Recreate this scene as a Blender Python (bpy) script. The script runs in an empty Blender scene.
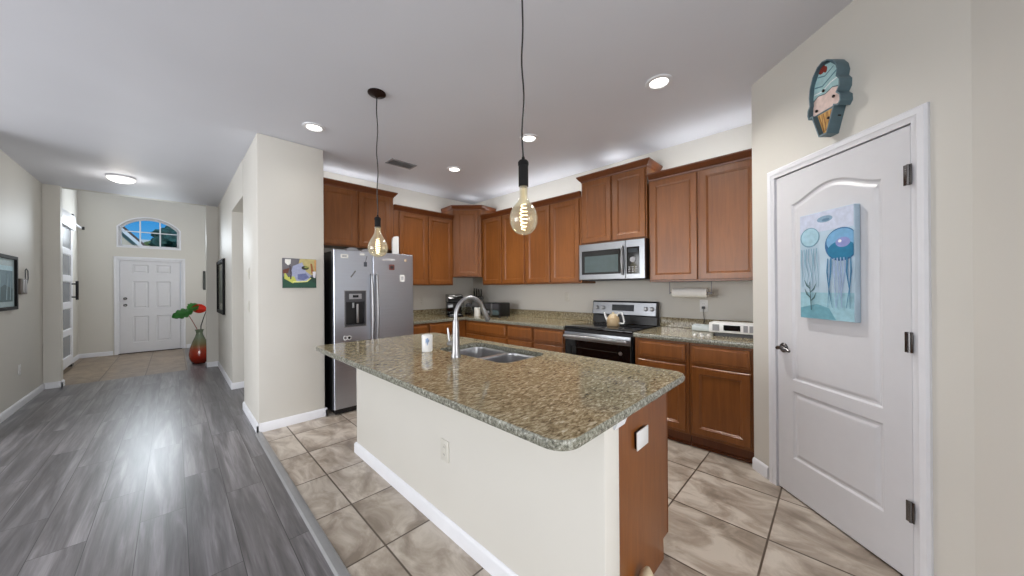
import bpy, bmesh, math, random
from math import sin, cos, pi, radians, sqrt
from mathutils import Vector, Matrix
from mathutils.geometry import tessellate_polygon

scene = bpy.context.scene
COL = scene.collection
random.seed(7)

# ------------------------------------------------------------------ camera
CAM_YAW, CAM_PITCH, CAM_ROLL, FPX, CAM_H = 0.7958, 0.00068, -0.00713, 331.0, 1.32
_f = Vector((sin(CAM_YAW) * cos(CAM_PITCH), cos(CAM_YAW) * cos(CAM_PITCH), sin(CAM_PITCH)))
_r = Vector((cos(CAM_YAW), -sin(CAM_YAW), 0)); _u = _r.cross(_f)
_r2 = _r * cos(CAM_ROLL) + _u * sin(CAM_ROLL); _u2 = _u * cos(CAM_ROLL) - _r * sin(CAM_ROLL)
cam_data = bpy.data.cameras.new('camera')
cam = bpy.data.objects.new('camera', cam_data); COL.objects.link(cam)
cam.matrix_world = Matrix(((_r2.x, _u2.x, -_f.x, 0), (_r2.y, _u2.y, -_f.y, 0), (_r2.z, _u2.z, -_f.z, CAM_H), (0, 0, 0, 1)))
cam_data.sensor_fit = 'HORIZONTAL'; cam_data.sensor_width = 36.0; cam_data.lens = 36.0 * FPX / 1024.0
cam_data.clip_start = 0.02; cam_data.clip_end = 300
scene.camera = cam

# ------------------------------------------------------------------ world, lights, exposure
world = bpy.data.worlds.new('sky'); scene.world = world; world.use_nodes = True
wn = world.node_tree.nodes; wl = world.node_tree.links
bg = wn['Background']
tc = wn.new('ShaderNodeTexCoord'); sx = wn.new('ShaderNodeSeparateXYZ'); rp = wn.new('ShaderNodeValToRGB')
wl.new(tc.outputs['Generated'], sx.inputs[0]); wl.new(sx.outputs['Z'], rp.inputs[0]); wl.new(rp.outputs[0], bg.inputs[0])
rp.color_ramp.elements[0].position = 0.0; rp.color_ramp.elements[0].color = (0.22, 0.52, 0.80, 1)
rp.color_ramp.elements[1].position = 0.16; rp.color_ramp.elements[1].color = (0.02, 0.26, 0.66, 1)
bg.inputs[1].default_value = 1.0

def area(name, loc, rot, sx_, sy_, power, color=(1, 1, 1)):
    l = bpy.data.lights.new(name, 'AREA'); l.shape = 'RECTANGLE'; l.size = sx_; l.size_y = sy_
    l.energy = power; l.color = color
    o = bpy.data.objects.new(name, l); COL.objects.link(o); o.location = loc; o.rotation_euler = rot
    return o
# daylight through the glass doors behind the camera and the windows of the great room
area('daylight_back_windows', (-0.7, -4.35, 1.25), (radians(100), 0, 0), 4.6, 2.3, 300, (0.97, 0.985, 1.0))
area('daylight_side_windows', (-4.35, 3.0, 1.35), (radians(88), 0, radians(-90)), 3.8, 2.1, 190, (0.96, 0.98, 1.0))
area('daylight_transom', (-0.36, 10.60, 2.52), (radians(90), 0, radians(180)), 0.8, 0.45, 34, (0.86, 0.94, 1.0))
area('daylight_foyer_window', (1.1, 9.3, 1.7), (radians(90), 0, radians(90)), 1.2, 1.8, 14, (1.0, 0.99, 0.97))
sun = bpy.data.lights.new('sun', 'SUN'); sun.energy = 2.6; sun.angle = radians(1); sun.color = (1.0, 0.96, 0.9)
so = bpy.data.objects.new('sun', sun); COL.objects.link(so); so.rotation_euler = (radians(48), 0, radians(-25))
# strip lamps lying on top of the wall cabinets, behind the crown, shining at the ceiling
for nm_, loc_, ln_ in (('cabinet_top_strip_lamp', (3.46, 0.90, 2.46), 0.85), ('cabinet_top_strip_lamp', (3.46, 1.74, 2.58), 0.3), ('cabinet_top_strip_lamp', (3.46, 3.0, 2.46), 1.65)):
    area(nm_, loc_, (pi, 0, 0), 0.05, ln_, 1.7 * ln_, (0.97, 0.985, 1.0))
for loc_, ln_ in (((1.55, 4.36, 2.62), 0.8), ((2.5, 4.36, 2.46), 0.9), ((3.35, 4.2, 2.60), 0.3)):
    area('cabinet_top_strip_lamp', loc_, (pi, 0, 0), ln_, 0.05, 1.0 * ln_, (0.97, 0.985, 1.0))
area('side_room_fill', (1.80, 5.2, 1.5), (radians(90), 0, radians(90)), 0.8, 1.4, 5, (1.0, 0.97, 0.93))  # warm area light set inside the enclosed side room, which has no window

scene.view_settings.view_transform = 'Standard'
try: scene.view_settings.look = 'None'
except Exception: pass
scene.view_settings.exposure = 0.0
scene.view_settings.gamma = 1.0
scene.view_settings.use_curve_mapping = False
scene.cycles.use_denoising = True
scene.cycles.max_bounces = 10
scene.cycles.diffuse_bounces = 6
scene.cycles.glossy_bounces = 5
scene.cycles.transparent_max_bounces = 16
scene.cycles.sample_clamp_indirect = 6.0
scene.cycles.caustics_reflective = False
scene.cycles.caustics_refractive = False

# ------------------------------------------------------------------ materials
def srgb(r, g, b):
    f = lambda c: (c / 255 / 12.92) if c / 255 <= 0.04045 else ((c / 255 + 0.055) / 1.055) ** 2.4
    return (f(r), f(g), f(b), 1)
def new_mat(name):
    m = bpy.data.materials.new(name); m.use_nodes = True
    nt = m.node_tree; return m, nt, nt.nodes, nt.links, nt.nodes['Principled BSDF']
def coords(N, L, scale=(1, 1, 1), kind='Object', rot=(0, 0, 0), loc=(0, 0, 0)):
    t = N.new('ShaderNodeTexCoord'); mp = N.new('ShaderNodeMapping')
    mp.inputs['Scale'].default_value = scale; mp.inputs['Rotation'].default_value = rot; mp.inputs['Location'].default_value = loc
    L.new(t.outputs[kind], mp.inputs['Vector']); return mp.outputs['Vector']
def noise(N, L, vec, scale, detail=3, rough=0.5, dist=0.0):
    n = N.new('ShaderNodeTexNoise'); n.inputs['Scale'].default_value = scale; n.inputs['Detail'].default_value = detail
    n.inputs['Roughness'].default_value = rough; n.inputs['Distortion'].default_value = dist
    L.new(vec, n.inputs['Vector']); return n.outputs['Fac']
def ramp(N, L, fac, stops):
    r = N.new('ShaderNodeValToRGB'); e = r.color_ramp.elements
    while len(e) < len(stops): e.new(0.5)
    for i, (p, c) in enumerate(stops): e[i].position = p; e[i].color = c
    L.new(fac, r.inputs[0]); return r.outputs[0]
def bump(N, L, P, h, strength, dist=0.002):
    b = N.new('ShaderNodeBump'); b.inputs['Strength'].default_value = strength; b.inputs['Distance'].default_value = dist
    L.new(h, b.inputs['Height']); L.new(b.outputs[0], P.inputs['Normal'])
def mul(c, k): return (c[0] * k, c[1] * k, c[2] * k, 1)
def plain(name, rgb, rough=0.5, metal=0.0, var=0.06, scale=14, coat=0.0, bmp=0.0, spec=0.5):
    m, nt, N, L, P = new_mat(name)
    c = srgb(*rgb); v = coords(N, L)
    L.new(ramp(N, L, noise(N, L, v, scale), [(0.3, mul(c, 1 - var)), (0.7, mul(c, 1 + var))]), P.inputs['Base Color'])
    P.inputs['Roughness'].default_value = rough; P.inputs['Metallic'].default_value = metal
    P.inputs['Coat Weight'].default_value = coat; P.inputs['Specular IOR Level'].default_value = spec
    if bmp: bump(N, L, P, noise(N, L, v, 90, 4), bmp)
    return m
def glow(name, rgb, strength):
    m, nt, N, L, P = new_mat(name)
    P.inputs['Base Color'].default_value = srgb(*rgb); P.inputs['Emission Color'].default_value = srgb(*rgb)
    P.inputs['Emission Strength'].default_value = strength; return m
def thin_glass(name, tint, gloss=0.12, rough=0.03, glow_=None):
    m = bpy.data.materials.new(name); m.use_nodes = True
    N = m.node_tree.nodes; L = m.node_tree.links; N.clear()
    out = N.new('ShaderNodeOutputMaterial'); tr = N.new('ShaderNodeBsdfTransparent'); gl = N.new('ShaderNodeBsdfGlossy')
    mx = N.new('ShaderNodeMixShader'); lw = N.new('ShaderNodeLayerWeight'); lw.inputs[0].default_value = gloss + 0.15
    tr.inputs[0].default_value = tint; gl.inputs['Roughness'].default_value = rough
    L.new(lw.outputs['Facing'], mx.inputs[0]); L.new(tr.outputs[0], mx.inputs[1]); L.new(gl.outputs[0], mx.inputs[2])
    if glow_:
        em = N.new('ShaderNodeEmission'); em.inputs[0].default_value = glow_; em.inputs[1].default_value = 0.75
        m2 = N.new('ShaderNodeMixShader'); m2.inputs[0].default_value = 0.20; L.new(mx.outputs[0], m2.inputs[1]); L.new(em.outputs[0], m2.inputs[2]); L.new(m2.outputs[0], out.inputs[0])
    else: L.new(mx.outputs[0], out.inputs[0])
    return m

def wall_mat(name, rgb):
    m, nt, N, L, P = new_mat(name); c = srgb(*rgb); v = coords(N, L)
    L.new(ramp(N, L, noise(N, L, v, 1.3, 2), [(0.3, mul(c, 0.98)), (0.7, mul(c, 1.02))]), P.inputs['Base Color'])
    P.inputs['Roughness'].default_value = 0.55; P.inputs['Specular IOR Level'].default_value = 0.3
    bump(N, L, P, noise(N, L, v, 55, 3), 0.12, 0.0015); return m
M = {}
M['wall'] = wall_mat('painted_wall', (206, 203, 196))
M['ceiling'] = wall_mat('painted_ceiling', (218, 220, 228))
M['trim'] = plain('white_trim_paint', (222, 223, 228), 0.35, var=0.015)
M['door'] = plain('white_door_paint', (208, 208, 212), 0.38, var=0.012)

def wood_mat(name, dark, light, rough=0.34):
    m, nt, N, L, P = new_mat(name)
    v = coords(N, L, (9, 9, 0.7)); v2 = coords(N, L, (1.1, 1.1, 0.5))
    a = noise(N, L, v, 3.5, 5, 0.6, 0.8); b = noise(N, L, v2, 2.2, 3)
    mt = N.new('ShaderNodeMath'); mt.operation = 'ADD'; L.new(a, mt.inputs[0]); L.new(b, mt.inputs[1])
    mt2 = N.new('ShaderNodeMath'); mt2.operation = 'MULTIPLY'; mt2.inputs[1].default_value = 0.5; L.new(mt.outputs[0], mt2.inputs[0])
    L.new(ramp(N, L, mt2.outputs[0], [(0.36, srgb(*dark)), (0.64, srgb(*light))]), P.inputs['Base Color'])
    P.inputs['Roughness'].default_value = rough; P.inputs['Coat Weight'].default_value = 0.05; P.inputs['Coat Roughness'].default_value = 0.25; P.inputs['Specular IOR Level'].default_value = 0.5
    bump(N, L, P, a, 0.008, 0.001); return m
M['wood'] = wood_mat('cherry_stained_wood', (112, 64, 26), (134, 81, 37), 0.32)
M['wood_dark'] = wood_mat('cherry_wood_shaded', (96, 50, 22), (114, 62, 28), 0.4)  # same cherry wood, crown's underside shade put into the colour; toe kicks use it

def granite():
    m, nt, N, L, P = new_mat('brown_granite')
    v = coords(N, L, (1.0, 2.6, 1.8), rot=(0, 0, radians(45)))
    a = noise(N, L, v, 34, 6, 0.66, 0.7); b = noise(N, L, v, 7, 3, 0.5, 0.5)
    vo = N.new('ShaderNodeTexVoronoi'); vo.inputs['Scale'].default_value = 70; L.new(v, vo.inputs['Vector'])
    base = ramp(N, L, a, [(0.31, srgb(74, 66, 54)), (0.42, srgb(120, 108, 84)), (0.50, srgb(148, 136, 108)), (0.58, srgb(172, 163, 136)), (0.70, srgb(214, 210, 192))])
    mix = N.new('ShaderNodeMix'); mix.data_type = 'RGBA'; mix.blend_type = 'MULTIPLY'; mix.inputs[0].default_value = 0.35
    L.new(base, mix.inputs[6]); L.new(ramp(N, L, b, [(0.3, (0.72, 0.68, 0.62, 1)), (0.7, (1.1, 1.1, 1.08, 1))]), mix.inputs[7])
    sp = N.new('ShaderNodeMix'); sp.data_type = 'RGBA'; L.new(mix.outputs[2], sp.inputs[6]); sp.inputs[7].default_value = srgb(46, 42, 38)
    L.new(ramp(N, L, vo.outputs['Distance'], [(0.0, (1, 1, 1, 1)), (0.22, (0, 0, 0, 1))]), sp.inputs[0])
    sc = N.new('ShaderNodeMix'); sc.data_type = 'RGBA'; sc.inputs[0].default_value = 0.4; L.new(mix.outputs[2], sc.inputs[6]); L.new(sp.outputs[2], sc.inputs[7])
    L.new(sc.outputs[2], P.inputs['Base Color'])
    P.inputs['Roughness'].default_value = 0.09; P.inputs['Specular IOR Level'].default_value = 0.55
    return m
M['granite'] = granite()
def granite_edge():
    m, nt, N, L, P = new_mat('granite_grey_edge'); v = coords(N, L)
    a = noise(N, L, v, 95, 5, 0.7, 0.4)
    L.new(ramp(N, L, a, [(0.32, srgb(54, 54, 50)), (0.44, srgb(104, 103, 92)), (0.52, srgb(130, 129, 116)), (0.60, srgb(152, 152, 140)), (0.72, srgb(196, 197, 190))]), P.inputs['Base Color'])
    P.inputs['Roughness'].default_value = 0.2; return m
M['granite_edge'] = granite_edge()  # edge faces are greyer and finer speckled than the slab top

def tile_mat(name, pitch, x0, y0, c1, c2, c3, grout, gw=0.0045):
    m, nt, N, L, P = new_mat(name)
    t = N.new('ShaderNodeTexCoord'); s = N.new('ShaderNodeSeparateXYZ'); L.new(t.outputs['Object'], s.inputs[0])
    def mth(op, a, b=None):
        n = N.new('ShaderNodeMath'); n.operation = op
        for i, q in enumerate((a, b)):
            if q is None: continue
            if isinstance(q, (int, float)): n.inputs[i].default_value = q
            else: L.new(q, n.inputs[i])
        return n.outputs[0]
    ds = []; ids = []
    for ax, o in (('X', x0), ('Y', y0)):
        q = mth('DIVIDE', mth('SUBTRACT', s.outputs[ax], o), pitch)
        fr = mth('FRACT', q); ids.append(mth('FLOOR', q))
        ds.append(mth('MULTIPLY', mth('MINIMUM', fr, mth('SUBTRACT', 1.0, fr)), pitch))
    d = mth('MINIMUM', ds[0], ds[1])
    mask = N.new('ShaderNodeMapRange'); mask.inputs[1].default_value = gw * 0.7; mask.inputs[2].default_value = gw * 1.3; L.new(d, mask.inputs[0])
    cb = N.new('ShaderNodeCombineXYZ'); L.new(ids[0], cb.inputs[0]); L.new(ids[1], cb.inputs[1])
    wnz = N.new('ShaderNodeTexWhiteNoise'); wnz.noise_dimensions = '3D'; L.new(cb.outputs[0], wnz.inputs['Vector'])
    off = N.new('ShaderNodeVectorMath'); off.operation = 'SCALE'; off.inputs['Scale'].default_value = 9.0; L.new(wnz.outputs['Color'], off.inputs[0])
    ad = N.new('ShaderNodeVectorMath'); ad.operation = 'ADD'; L.new(t.outputs['Object'], ad.inputs[0]); L.new(off.outputs[0], ad.inputs[1])
    mp = N.new('ShaderNodeMapping'); mp.inputs['Scale'].default_value = (1.5, 0.8, 1); mp.inputs['Rotation'].default_value = (0, 0, 0.7); L.new(ad.outputs[0], mp.inputs[0])
    n1 = noise(N, L, mp.outputs[0], 4.4, 7, 0.60, 0.7)
    col = ramp(N, L, n1, [(0.34, srgb(*c1)), (0.48, srgb(*c2)), (0.62, srgb(*c3))])
    tv = N.new('ShaderNodeMix'); tv.data_type = 'RGBA'; tv.blend_type = 'MULTIPLY'; tv.inputs[0].default_value = 1.0
    L.new(col, tv.inputs[6]); L.new(ramp(N, L, wnz.outputs['Value'], [(0, (0.92, 0.91, 0.90, 1)), (1, (1.05, 1.05, 1.05, 1))]), tv.inputs[7])
    mx = N.new('ShaderNodeMix'); mx.data_type = 'RGBA'; L.new(mask.outputs[0], mx.inputs[0]); mx.inputs[6].default_value = srgb(*grout); L.new(tv.outputs[2], mx.inputs[7])
    L.new(mx.outputs[2], P.inputs['Base Color']); P.inputs['Roughness'].default_value = 0.32
    bump(N, L, P, mask.outputs[0], 0.5, 0.002); return m
M['tile'] = tile_mat('kitchen_floor_tile', 0.468, 0.757, 0.262, (136, 124, 111), (168, 156, 143), (200, 191, 179), (84, 71, 59))
M['tile_foyer'] = tile_mat('foyer_floor_tile', 0.46, -0.78, 7.70, (118, 100, 80), (136, 117, 95), (150, 131, 108), (58, 46, 34))

def plank_mat():
    m, nt, N, L, P = new_mat('grey_wood_plank')
    v = coords(N, L, (1, 1, 1), rot=(0, 0, radians(90)), loc=(0.4, -0.045, 0))
    br = N.new('ShaderNodeTexBrick'); br.offset = 0.37; br.offset_frequency = 2; br.squash = 1
    br.inputs['Scale'].default_value = 1.0; br.inputs['Brick Width'].default_value = 1.22; br.inputs['Row Height'].default_value = 0.187
    br.inputs['Mortar Size'].default_value = 0.0018; br.inputs['Mortar Smooth'].default_value = 0.2; br.inputs['Bias'].default_value = 0
    br.inputs['Color1'].default_value = (0.0, 0.0, 0.0, 1); br.inputs['Color2'].default_value = (1, 1, 1, 1); br.inputs['Mortar'].default_value = (0.5, 0.5, 0.5, 1)
    L.new(v, br.inputs['Vector'])
    t = N.new('ShaderNodeTexCoord'); sc = N.new('ShaderNodeVectorMath'); sc.operation = 'SCALE'; sc.inputs['Scale'].default_value = 7.0; L.new(br.outputs['Color'], sc.inputs[0])
    ad = N.new('ShaderNodeVectorMath'); ad.operation = 'ADD'; L.new(t.outputs['Object'], ad.inputs[0]); L.new(sc.outputs[0], ad.inputs[1])
    mp = N.new('ShaderNodeMapping'); mp.inputs['Scale'].default_value = (17, 0.8, 1); L.new(ad.outputs[0], mp.inputs[0])
    mp2 = N.new('ShaderNodeMapping'); mp2.inputs['Scale'].default_value = (6.5, 0.42, 1); L.new(ad.outputs[0], mp2.inputs[0])
    g1 = noise(N, L, mp.outputs[0], 2.6, 6, 0.65, 1.0); g2 = noise(N, L, mp2.outputs[0], 2.0, 4, 0.55, 0.9)
    c = ramp(N, L, g2, [(0.30, srgb(88, 85, 86)), (0.5, srgb(118, 115, 117)), (0.70, srgb(158, 155, 158))])
    f = N.new('ShaderNodeMix'); f.data_type = 'RGBA'; f.blend_type = 'MULTIPLY'; f.inputs[0].default_value = 0.8
    L.new(c, f.inputs[6]); L.new(ramp(N, L, g1, [(0.3, (0.55, 0.55, 0.56, 1)), (0.65, (1.12, 1.12, 1.12, 1))]), f.inputs[7])
    tv = N.new('ShaderNodeMix'); tv.data_type = 'RGBA'; tv.blend_type = 'MULTIPLY'; tv.inputs[0].default_value = 1
    L.new(f.outputs[2], tv.inputs[6]); L.new(ramp(N, L, br.outputs['Color'], [(0, (0.72, 0.72, 0.725, 1)), (1, (0.95, 0.94, 0.94, 1))]), tv.inputs[7])
    mx = N.new('ShaderNodeMix'); mx.data_type = 'RGBA'; L.new(br.outputs['Fac'], mx.inputs[0]); L.new(tv.outputs[2], mx.inputs[6]); mx.inputs[7].default_value = srgb(52, 50, 50)
    L.new(mx.outputs[2], P.inputs['Base Color']); P.inputs['Roughness'].default_value = 0.30; P.inputs['Specular IOR Level'].default_value = 0.5
    bump(N, L, P, g1, 0.05, 0.001); return m
M['plank'] = plank_mat()

def steel_mat(name, rgb, rough=0.26, axis=(1.2, 1.2, 160)):
    m, nt, N, L, P = new_mat(name); c = srgb(*rgb); v = coords(N, L, axis)
    n1 = noise(N, L, v, 2.0, 4, 0.6)
    L.new(ramp(N, L, n1, [(0.3, mul(c, 0.93)), (0.7, mul(c, 1.05))]), P.inputs['Base Color'])
    P.inputs['Metallic'].default_value = 1.0; P.inputs['Roughness'].default_value = rough
    bump(N, L, P, n1, 0.04, 0.0008); return m
M['steel'] = steel_mat('brushed_stainless', (196, 201, 212), 0.33)
M['steel_dim'] = steel_mat('brushed_appliance_steel', (150, 152, 156), 0.30)
M['steel_sink'] = steel_mat('satin_sink_steel', (196, 196, 198), 0.28, (60, 2, 2))
M['chrome'] = plain('brushed_nickel', (160, 160, 162), 0.38, 1.0, 0.02)
M['almond'] = plain('almond_plastic', (204, 201, 192), 0.4, 0, 0.02)
M['black_gloss'] = plain('black_glass_enamel', (10, 10, 12), 0.07, 0, 0.1)
M['black'] = plain('black_plastic', (20, 20, 22), 0.35, 0, 0.1)
M['black_matte'] = plain('black_matte', (16, 15, 16), 0.7, 0, 0.1, spec=0.25)
M['dark_grey'] = plain('dark_grey_plastic', (62, 62, 66), 0.4, 0, 0.08)
M['grey'] = plain('grey_plastic', (138, 138, 142), 0.42, 0, 0.05)
M['white'] = plain('white_plastic', (226, 226, 226), 0.35, 0, 0.02)
M['white_matte'] = plain('white_paper', (232, 231, 226), 0.8, 0, 0.03)
M['cream'] = plain('cream_plastic', (206, 192, 162), 0.4, 0, 0.05)
M['pewter'] = plain('dark_pewter', (112, 110, 110), 0.26, 1.0, 0.08)
M['bronze'] = plain('dark_bronze', (38, 22, 18), 0.35, 0.6, 0.1)
M['vent'] = plain('grey_vent_metal', (168, 168, 170), 0.5, 0, 0.04)
M['lamp'] = glow('lit_lens', (255, 250, 240), 5.0)
M['dome'] = glow('lit_dome_glass', (255, 252, 246), 1.0)
M['filament'] = glow('glowing_filament', (255, 244, 214), 5.0)
M['bulb_glass'] = thin_glass('amber_bulb_glass', (0.97, 0.92, 0.76, 1), 0.22, 0.03, (1.0, 0.86, 0.58, 1))
M['pane'] = thin_glass('window_pane', (0.96, 0.98, 0.98, 1), 0.02)
M['clear'] = thin_glass('clear_glass', (0.86, 0.90, 0.90, 1), 0.25)
M['frost'] = plain('frosted_glass_lite', (120, 124, 130), 0.25, 0, 0.08, 3)
M['oven_glass'] = plain('dark_oven_glass', (14, 15, 17), 0.06, 0, 0.1)
M['mw_glass'] = plain('microwave_window_glass', (70, 84, 86), 0.10, 0, 0.08)
M['lcd'] = plain('dark_display', (28, 34, 40), 0.12, 0, 0.1)

_fc = {}
def paint(rgb, rough=0.55):
    k = (rgb, rough)
    if k not in _fc: _fc[k] = plain('paint_%d_%d_%d' % rgb, rgb, rough, 0, 0.10, 40)
    return _fc[k]

# ------------------------------------------------------------------ mesh builder
def inset(loop, d):
    n = len(loop); out = []
    A = sum(loop[i][0] * loop[(i + 1) % n][1] - loop[(i + 1) % n][0] * loop[i][1] for i in range(n))
    sg = 1 if A > 0 else -1
    for i in range(n):
        p0, p1, p2 = Vector(loop[i - 1]), Vector(loop[i]), Vector(loop[(i + 1) % n])
        e1 = (p1 - p0).normalized(); e2 = (p2 - p1).normalized()
        n1 = Vector((-e1.y, e1.x)) * sg; n2 = Vector((-e2.y, e2.x)) * sg
        b = (n1 + n2); k = max(0.3, 1 + n1.dot(n2)); out.append(tuple(p1 + b * (d / k)))
    return out
def rect(x0, x1, z0, z1): return [(x0, z0), (x1, z0), (x1, z1), (x0, z1)]
def rrect(x0, x1, y0, y1, r, n=6):
    o = []
    for cx, cy, a0 in ((x1 - r, y1 - r, 0), (x0 + r, y1 - r, 90), (x0 + r, y0 + r, 180), (x1 - r, y0 + r, 270)):
        for i in range(n + 1):
            a = radians(a0 + 90 * i / n); o.append((cx + r * cos(a), cy + r * sin(a)))
    return o
def ell(cx, cy, rx, ry, n=24, a0=0, a1=360):
    k = n if a1 - a0 >= 360 else n + 1
    return [(cx + rx * cos(radians(a0 + (a1 - a0) * i / n)), cy + ry * sin(radians(a0 + (a1 - a0) * i / n))) for i in range(k)]
def stroke(pts, w):
    P = [Vector(p) for p in pts]; Lf, Rt = [], []
    for i, p in enumerate(P):
        d = (P[min(i + 1, len(P) - 1)] - P[max(i - 1, 0)]).normalized(); nn = Vector((-d.y, d.x))
        ww = w[i] if isinstance(w, (list, tuple)) else w
        Lf.append(tuple(p + nn * ww / 2)); Rt.append(tuple(p - nn * ww / 2))
    return Lf + Rt[::-1]

class MB:
    def __init__(s): s.bm = bmesh.new(); s.mi = 0; s.flat = False
    def _take(s, t, recalc=True):
        if recalc: bmesh.ops.recalc_face_normals(t, faces=t.faces[:])
        for f in t.faces: f.material_index = s.mi
        me = bpy.data.meshes.new('t'); t.to_mesh(me); t.free(); s.bm.from_mesh(me); bpy.data.meshes.remove(me); return s
    def box(s, x0, x1, y0, y1, z0, z1, bev=0, seg=2):
        t = bmesh.new(); bmesh.ops.create_cube(t, size=1)
        for v in t.verts: v.co = Vector(((x0 + x1) / 2 + v.co.x * (x1 - x0), (y0 + y1) / 2 + v.co.y * (y1 - y0), (z0 + z1) / 2 + v.co.z * (z1 - z0)))
        if bev: bmesh.ops.bevel(t, geom=t.edges[:], offset=bev, segments=seg, affect='EDGES', profile=0.5)
        return s._take(t)
    def prism(s, pts, h0, h1, axis='z', bev=0):
        f = {'z': lambda p, h: (p[0], p[1], h), 'y': lambda p, h: (p[0], h, p[1]), 'x': lambda p, h: (h, p[0], p[1])}[axis]
        t = bmesh.new(); n = len(pts)
        a = [t.verts.new(f(p, h0)) for p in pts]; b = [t.verts.new(f(p, h1)) for p in pts]
        t.faces.new(a); t.faces.new(b)
        for i in range(n): t.faces.new((a[i], a[(i + 1) % n], b[(i + 1) % n], b[i]))
        bmesh.ops.recalc_face_normals(t, faces=t.faces[:])
        if bev:
            es = [e for e in t.edges if len(e.link_faces) == 2 and any(len(q.verts) > 4 or q.verts[0].co == q.verts[0].co and len(q.verts) == n for q in e.link_faces) and not all(len(q.verts) == 4 and n != 4 for q in e.link_faces)]
            bmesh.ops.bevel(t, geom=es, offset=bev, segments=2, affect='EDGES', profile=0.5)
        return s._take(t)
    def tess(s, loops, fn):
        """flat sheet from an outer loop and hole loops, fn maps (u, v) to 3-D"""
        t = bmesh.new(); vs = []
        for lp in loops: vs += [t.verts.new(fn(*p)) for p in lp]
        for tri in tessellate_polygon([[Vector((p[0], p[1], 0)) for p in lp] for lp in loops]):
            try: t.faces.new([vs[i] for i in tri])
            except ValueError: pass
        return s._take(t)
    def strip(s, l0, l1):
        t = bmesh.new(); n = len(l0); a = [t.verts.new(p) for p in l0]; b = [t.verts.new(p) for p in l1]
        for i in range(n): t.faces.new((a[i], a[(i + 1) % n], b[(i + 1) % n], b[i]))
        return s._take(t)
    def slab(s, x0, x1, z0, z1, th, panels, profile, y0=0.0, edge=0.003):
        """door slab, front at y0 facing -y, moulded panels cut in the front"""
        s.flat = True; o = rect(x0, x1, z0, z1); oi = inset(o, edge)
        s.tess([oi] + panels, lambda u, v: (u, y0, v))
        s.strip([(p[0], y0, p[1]) for p in oi], [(p[0], y0 + edge, p[1]) for p in o])
        s.strip([(p[0], y0 + edge, p[1]) for p in o], [(p[0], y0 + th, p[1]) for p in o])
        s.tess([o], lambda u, v: (u, y0 + th, v))
        for pl in panels:
            prev, pd = pl, 0.0
            for ins, dep in profile:
                cur = inset(pl, ins); s.strip([(p[0], y0 + pd, p[1]) for p in prev], [(p[0], y0 + dep, p[1]) for p in cur]); prev, pd = cur, dep
            s.tess([prev], lambda u, v: (u, y0 + pd, v))
        bmesh.ops.remove_doubles(s.bm, verts=s.bm.verts[:], dist=1e-5)
        bmesh.ops.recalc_face_normals(s.bm, faces=s.bm.faces[:]); return s
    def lathe(s, prof, c=(0, 0, 0), seg=24, axis='z'):
        t = bmesh.new(); rings = []
        for r, z in prof:
            if r < 1e-6: rings.append([t.verts.new((0, 0, z))])
            else: rings.append([t.verts.new((r * cos(2 * pi * i / seg), r * sin(2 * pi * i / seg), z)) for i in range(seg)])
        for a, b in zip(rings, rings[1:]):
            for i in range(seg):
                j = (i + 1) % seg
                if len(a) == 1 and len(b) == 1: continue
                if len(a) == 1: t.faces.new((a[0], b[i], b[j]))
                elif len(b) == 1: t.faces.new((a[i], a[j], b[0]))
                else: t.faces.new((a[i], a[j], b[j], b[i]))
        R = {'z': Matrix.Identity(3), 'y': Matrix.Rotation(radians(-90), 3, 'X'), '-y': Matrix.Rotation(radians(90), 3, 'X'), 'x': Matrix.Rotation(radians(90), 3, 'Y'), '-x': Matrix.Rotation(radians(-90), 3, 'Y')}[axis]
        for v in t.verts: v.co = R @ v.co + Vector(c)
        return s._take(t)
    def tube(s, pts, r, seg=10, cap=True):
        P = [Vector(p) for p in pts]; t = bmesh.new(); rings = []; nrm = None
        for i, p in enumerate(P):
            d = (P[min(i + 1, len(P) - 1)] - P[max(i - 1, 0)]).normalized()
            if nrm is None: nrm = d.orthogonal().normalized()
            else:
                nrm = nrm - d * nrm.dot(d); nrm = nrm.normalized() if nrm.length > 1e-6 else d.orthogonal().normalized()
            bn = d.cross(nrm); rr = r[i] if isinstance(r, (list, tuple)) else r
            rings.append([t.verts.new(p + nrm * (rr * cos(2 * pi * k / seg)) + bn * (rr * sin(2 * pi * k / seg))) for k in range(seg)])
        for a, b in zip(rings, rings[1:]):
            for k in range(seg): t.faces.new((a[k], a[(k + 1) % seg], b[(k + 1) % seg], b[k]))
        if cap: t.faces.new(rings[0]); t.faces.new(rings[-1])
        return s._take(t)
    def sweep(s, prof, path_fn):
        """closed profile (out, z) carried along path_fn(out, z) -> list of points"""
        t = bmesh.new(); rows = [[t.verts.new(p) for p in path_fn(o, z)] for o, z in prof]; n = len(rows); k = len(rows[0])
        for i in range(n):
            for j in range(k - 1): t.faces.new((rows[i][j], rows[i][j + 1], rows[(i + 1) % n][j + 1], rows[(i + 1) % n][j]))
        t.faces.new([r[0] for r in rows]); t.faces.new([r[-1] for r in rows])
        return s._take(t)
    def blob(s, c, rad, sub=2, amp=0.0, seed=0):
        t = bmesh.new(); bmesh.ops.create_icosphere(t, subdivisions=sub, radius=1); rn = random.Random(seed)
        for v in t.verts:
            k = 1 + amp * (rn.random() - 0.5) * 2
            v.co = Vector((c[0] + v.co.x * rad[0] * k, c[1] + v.co.y * rad[1] * k, c[2] + v.co.z * rad[2] * k))
        return s._take(t)
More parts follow.
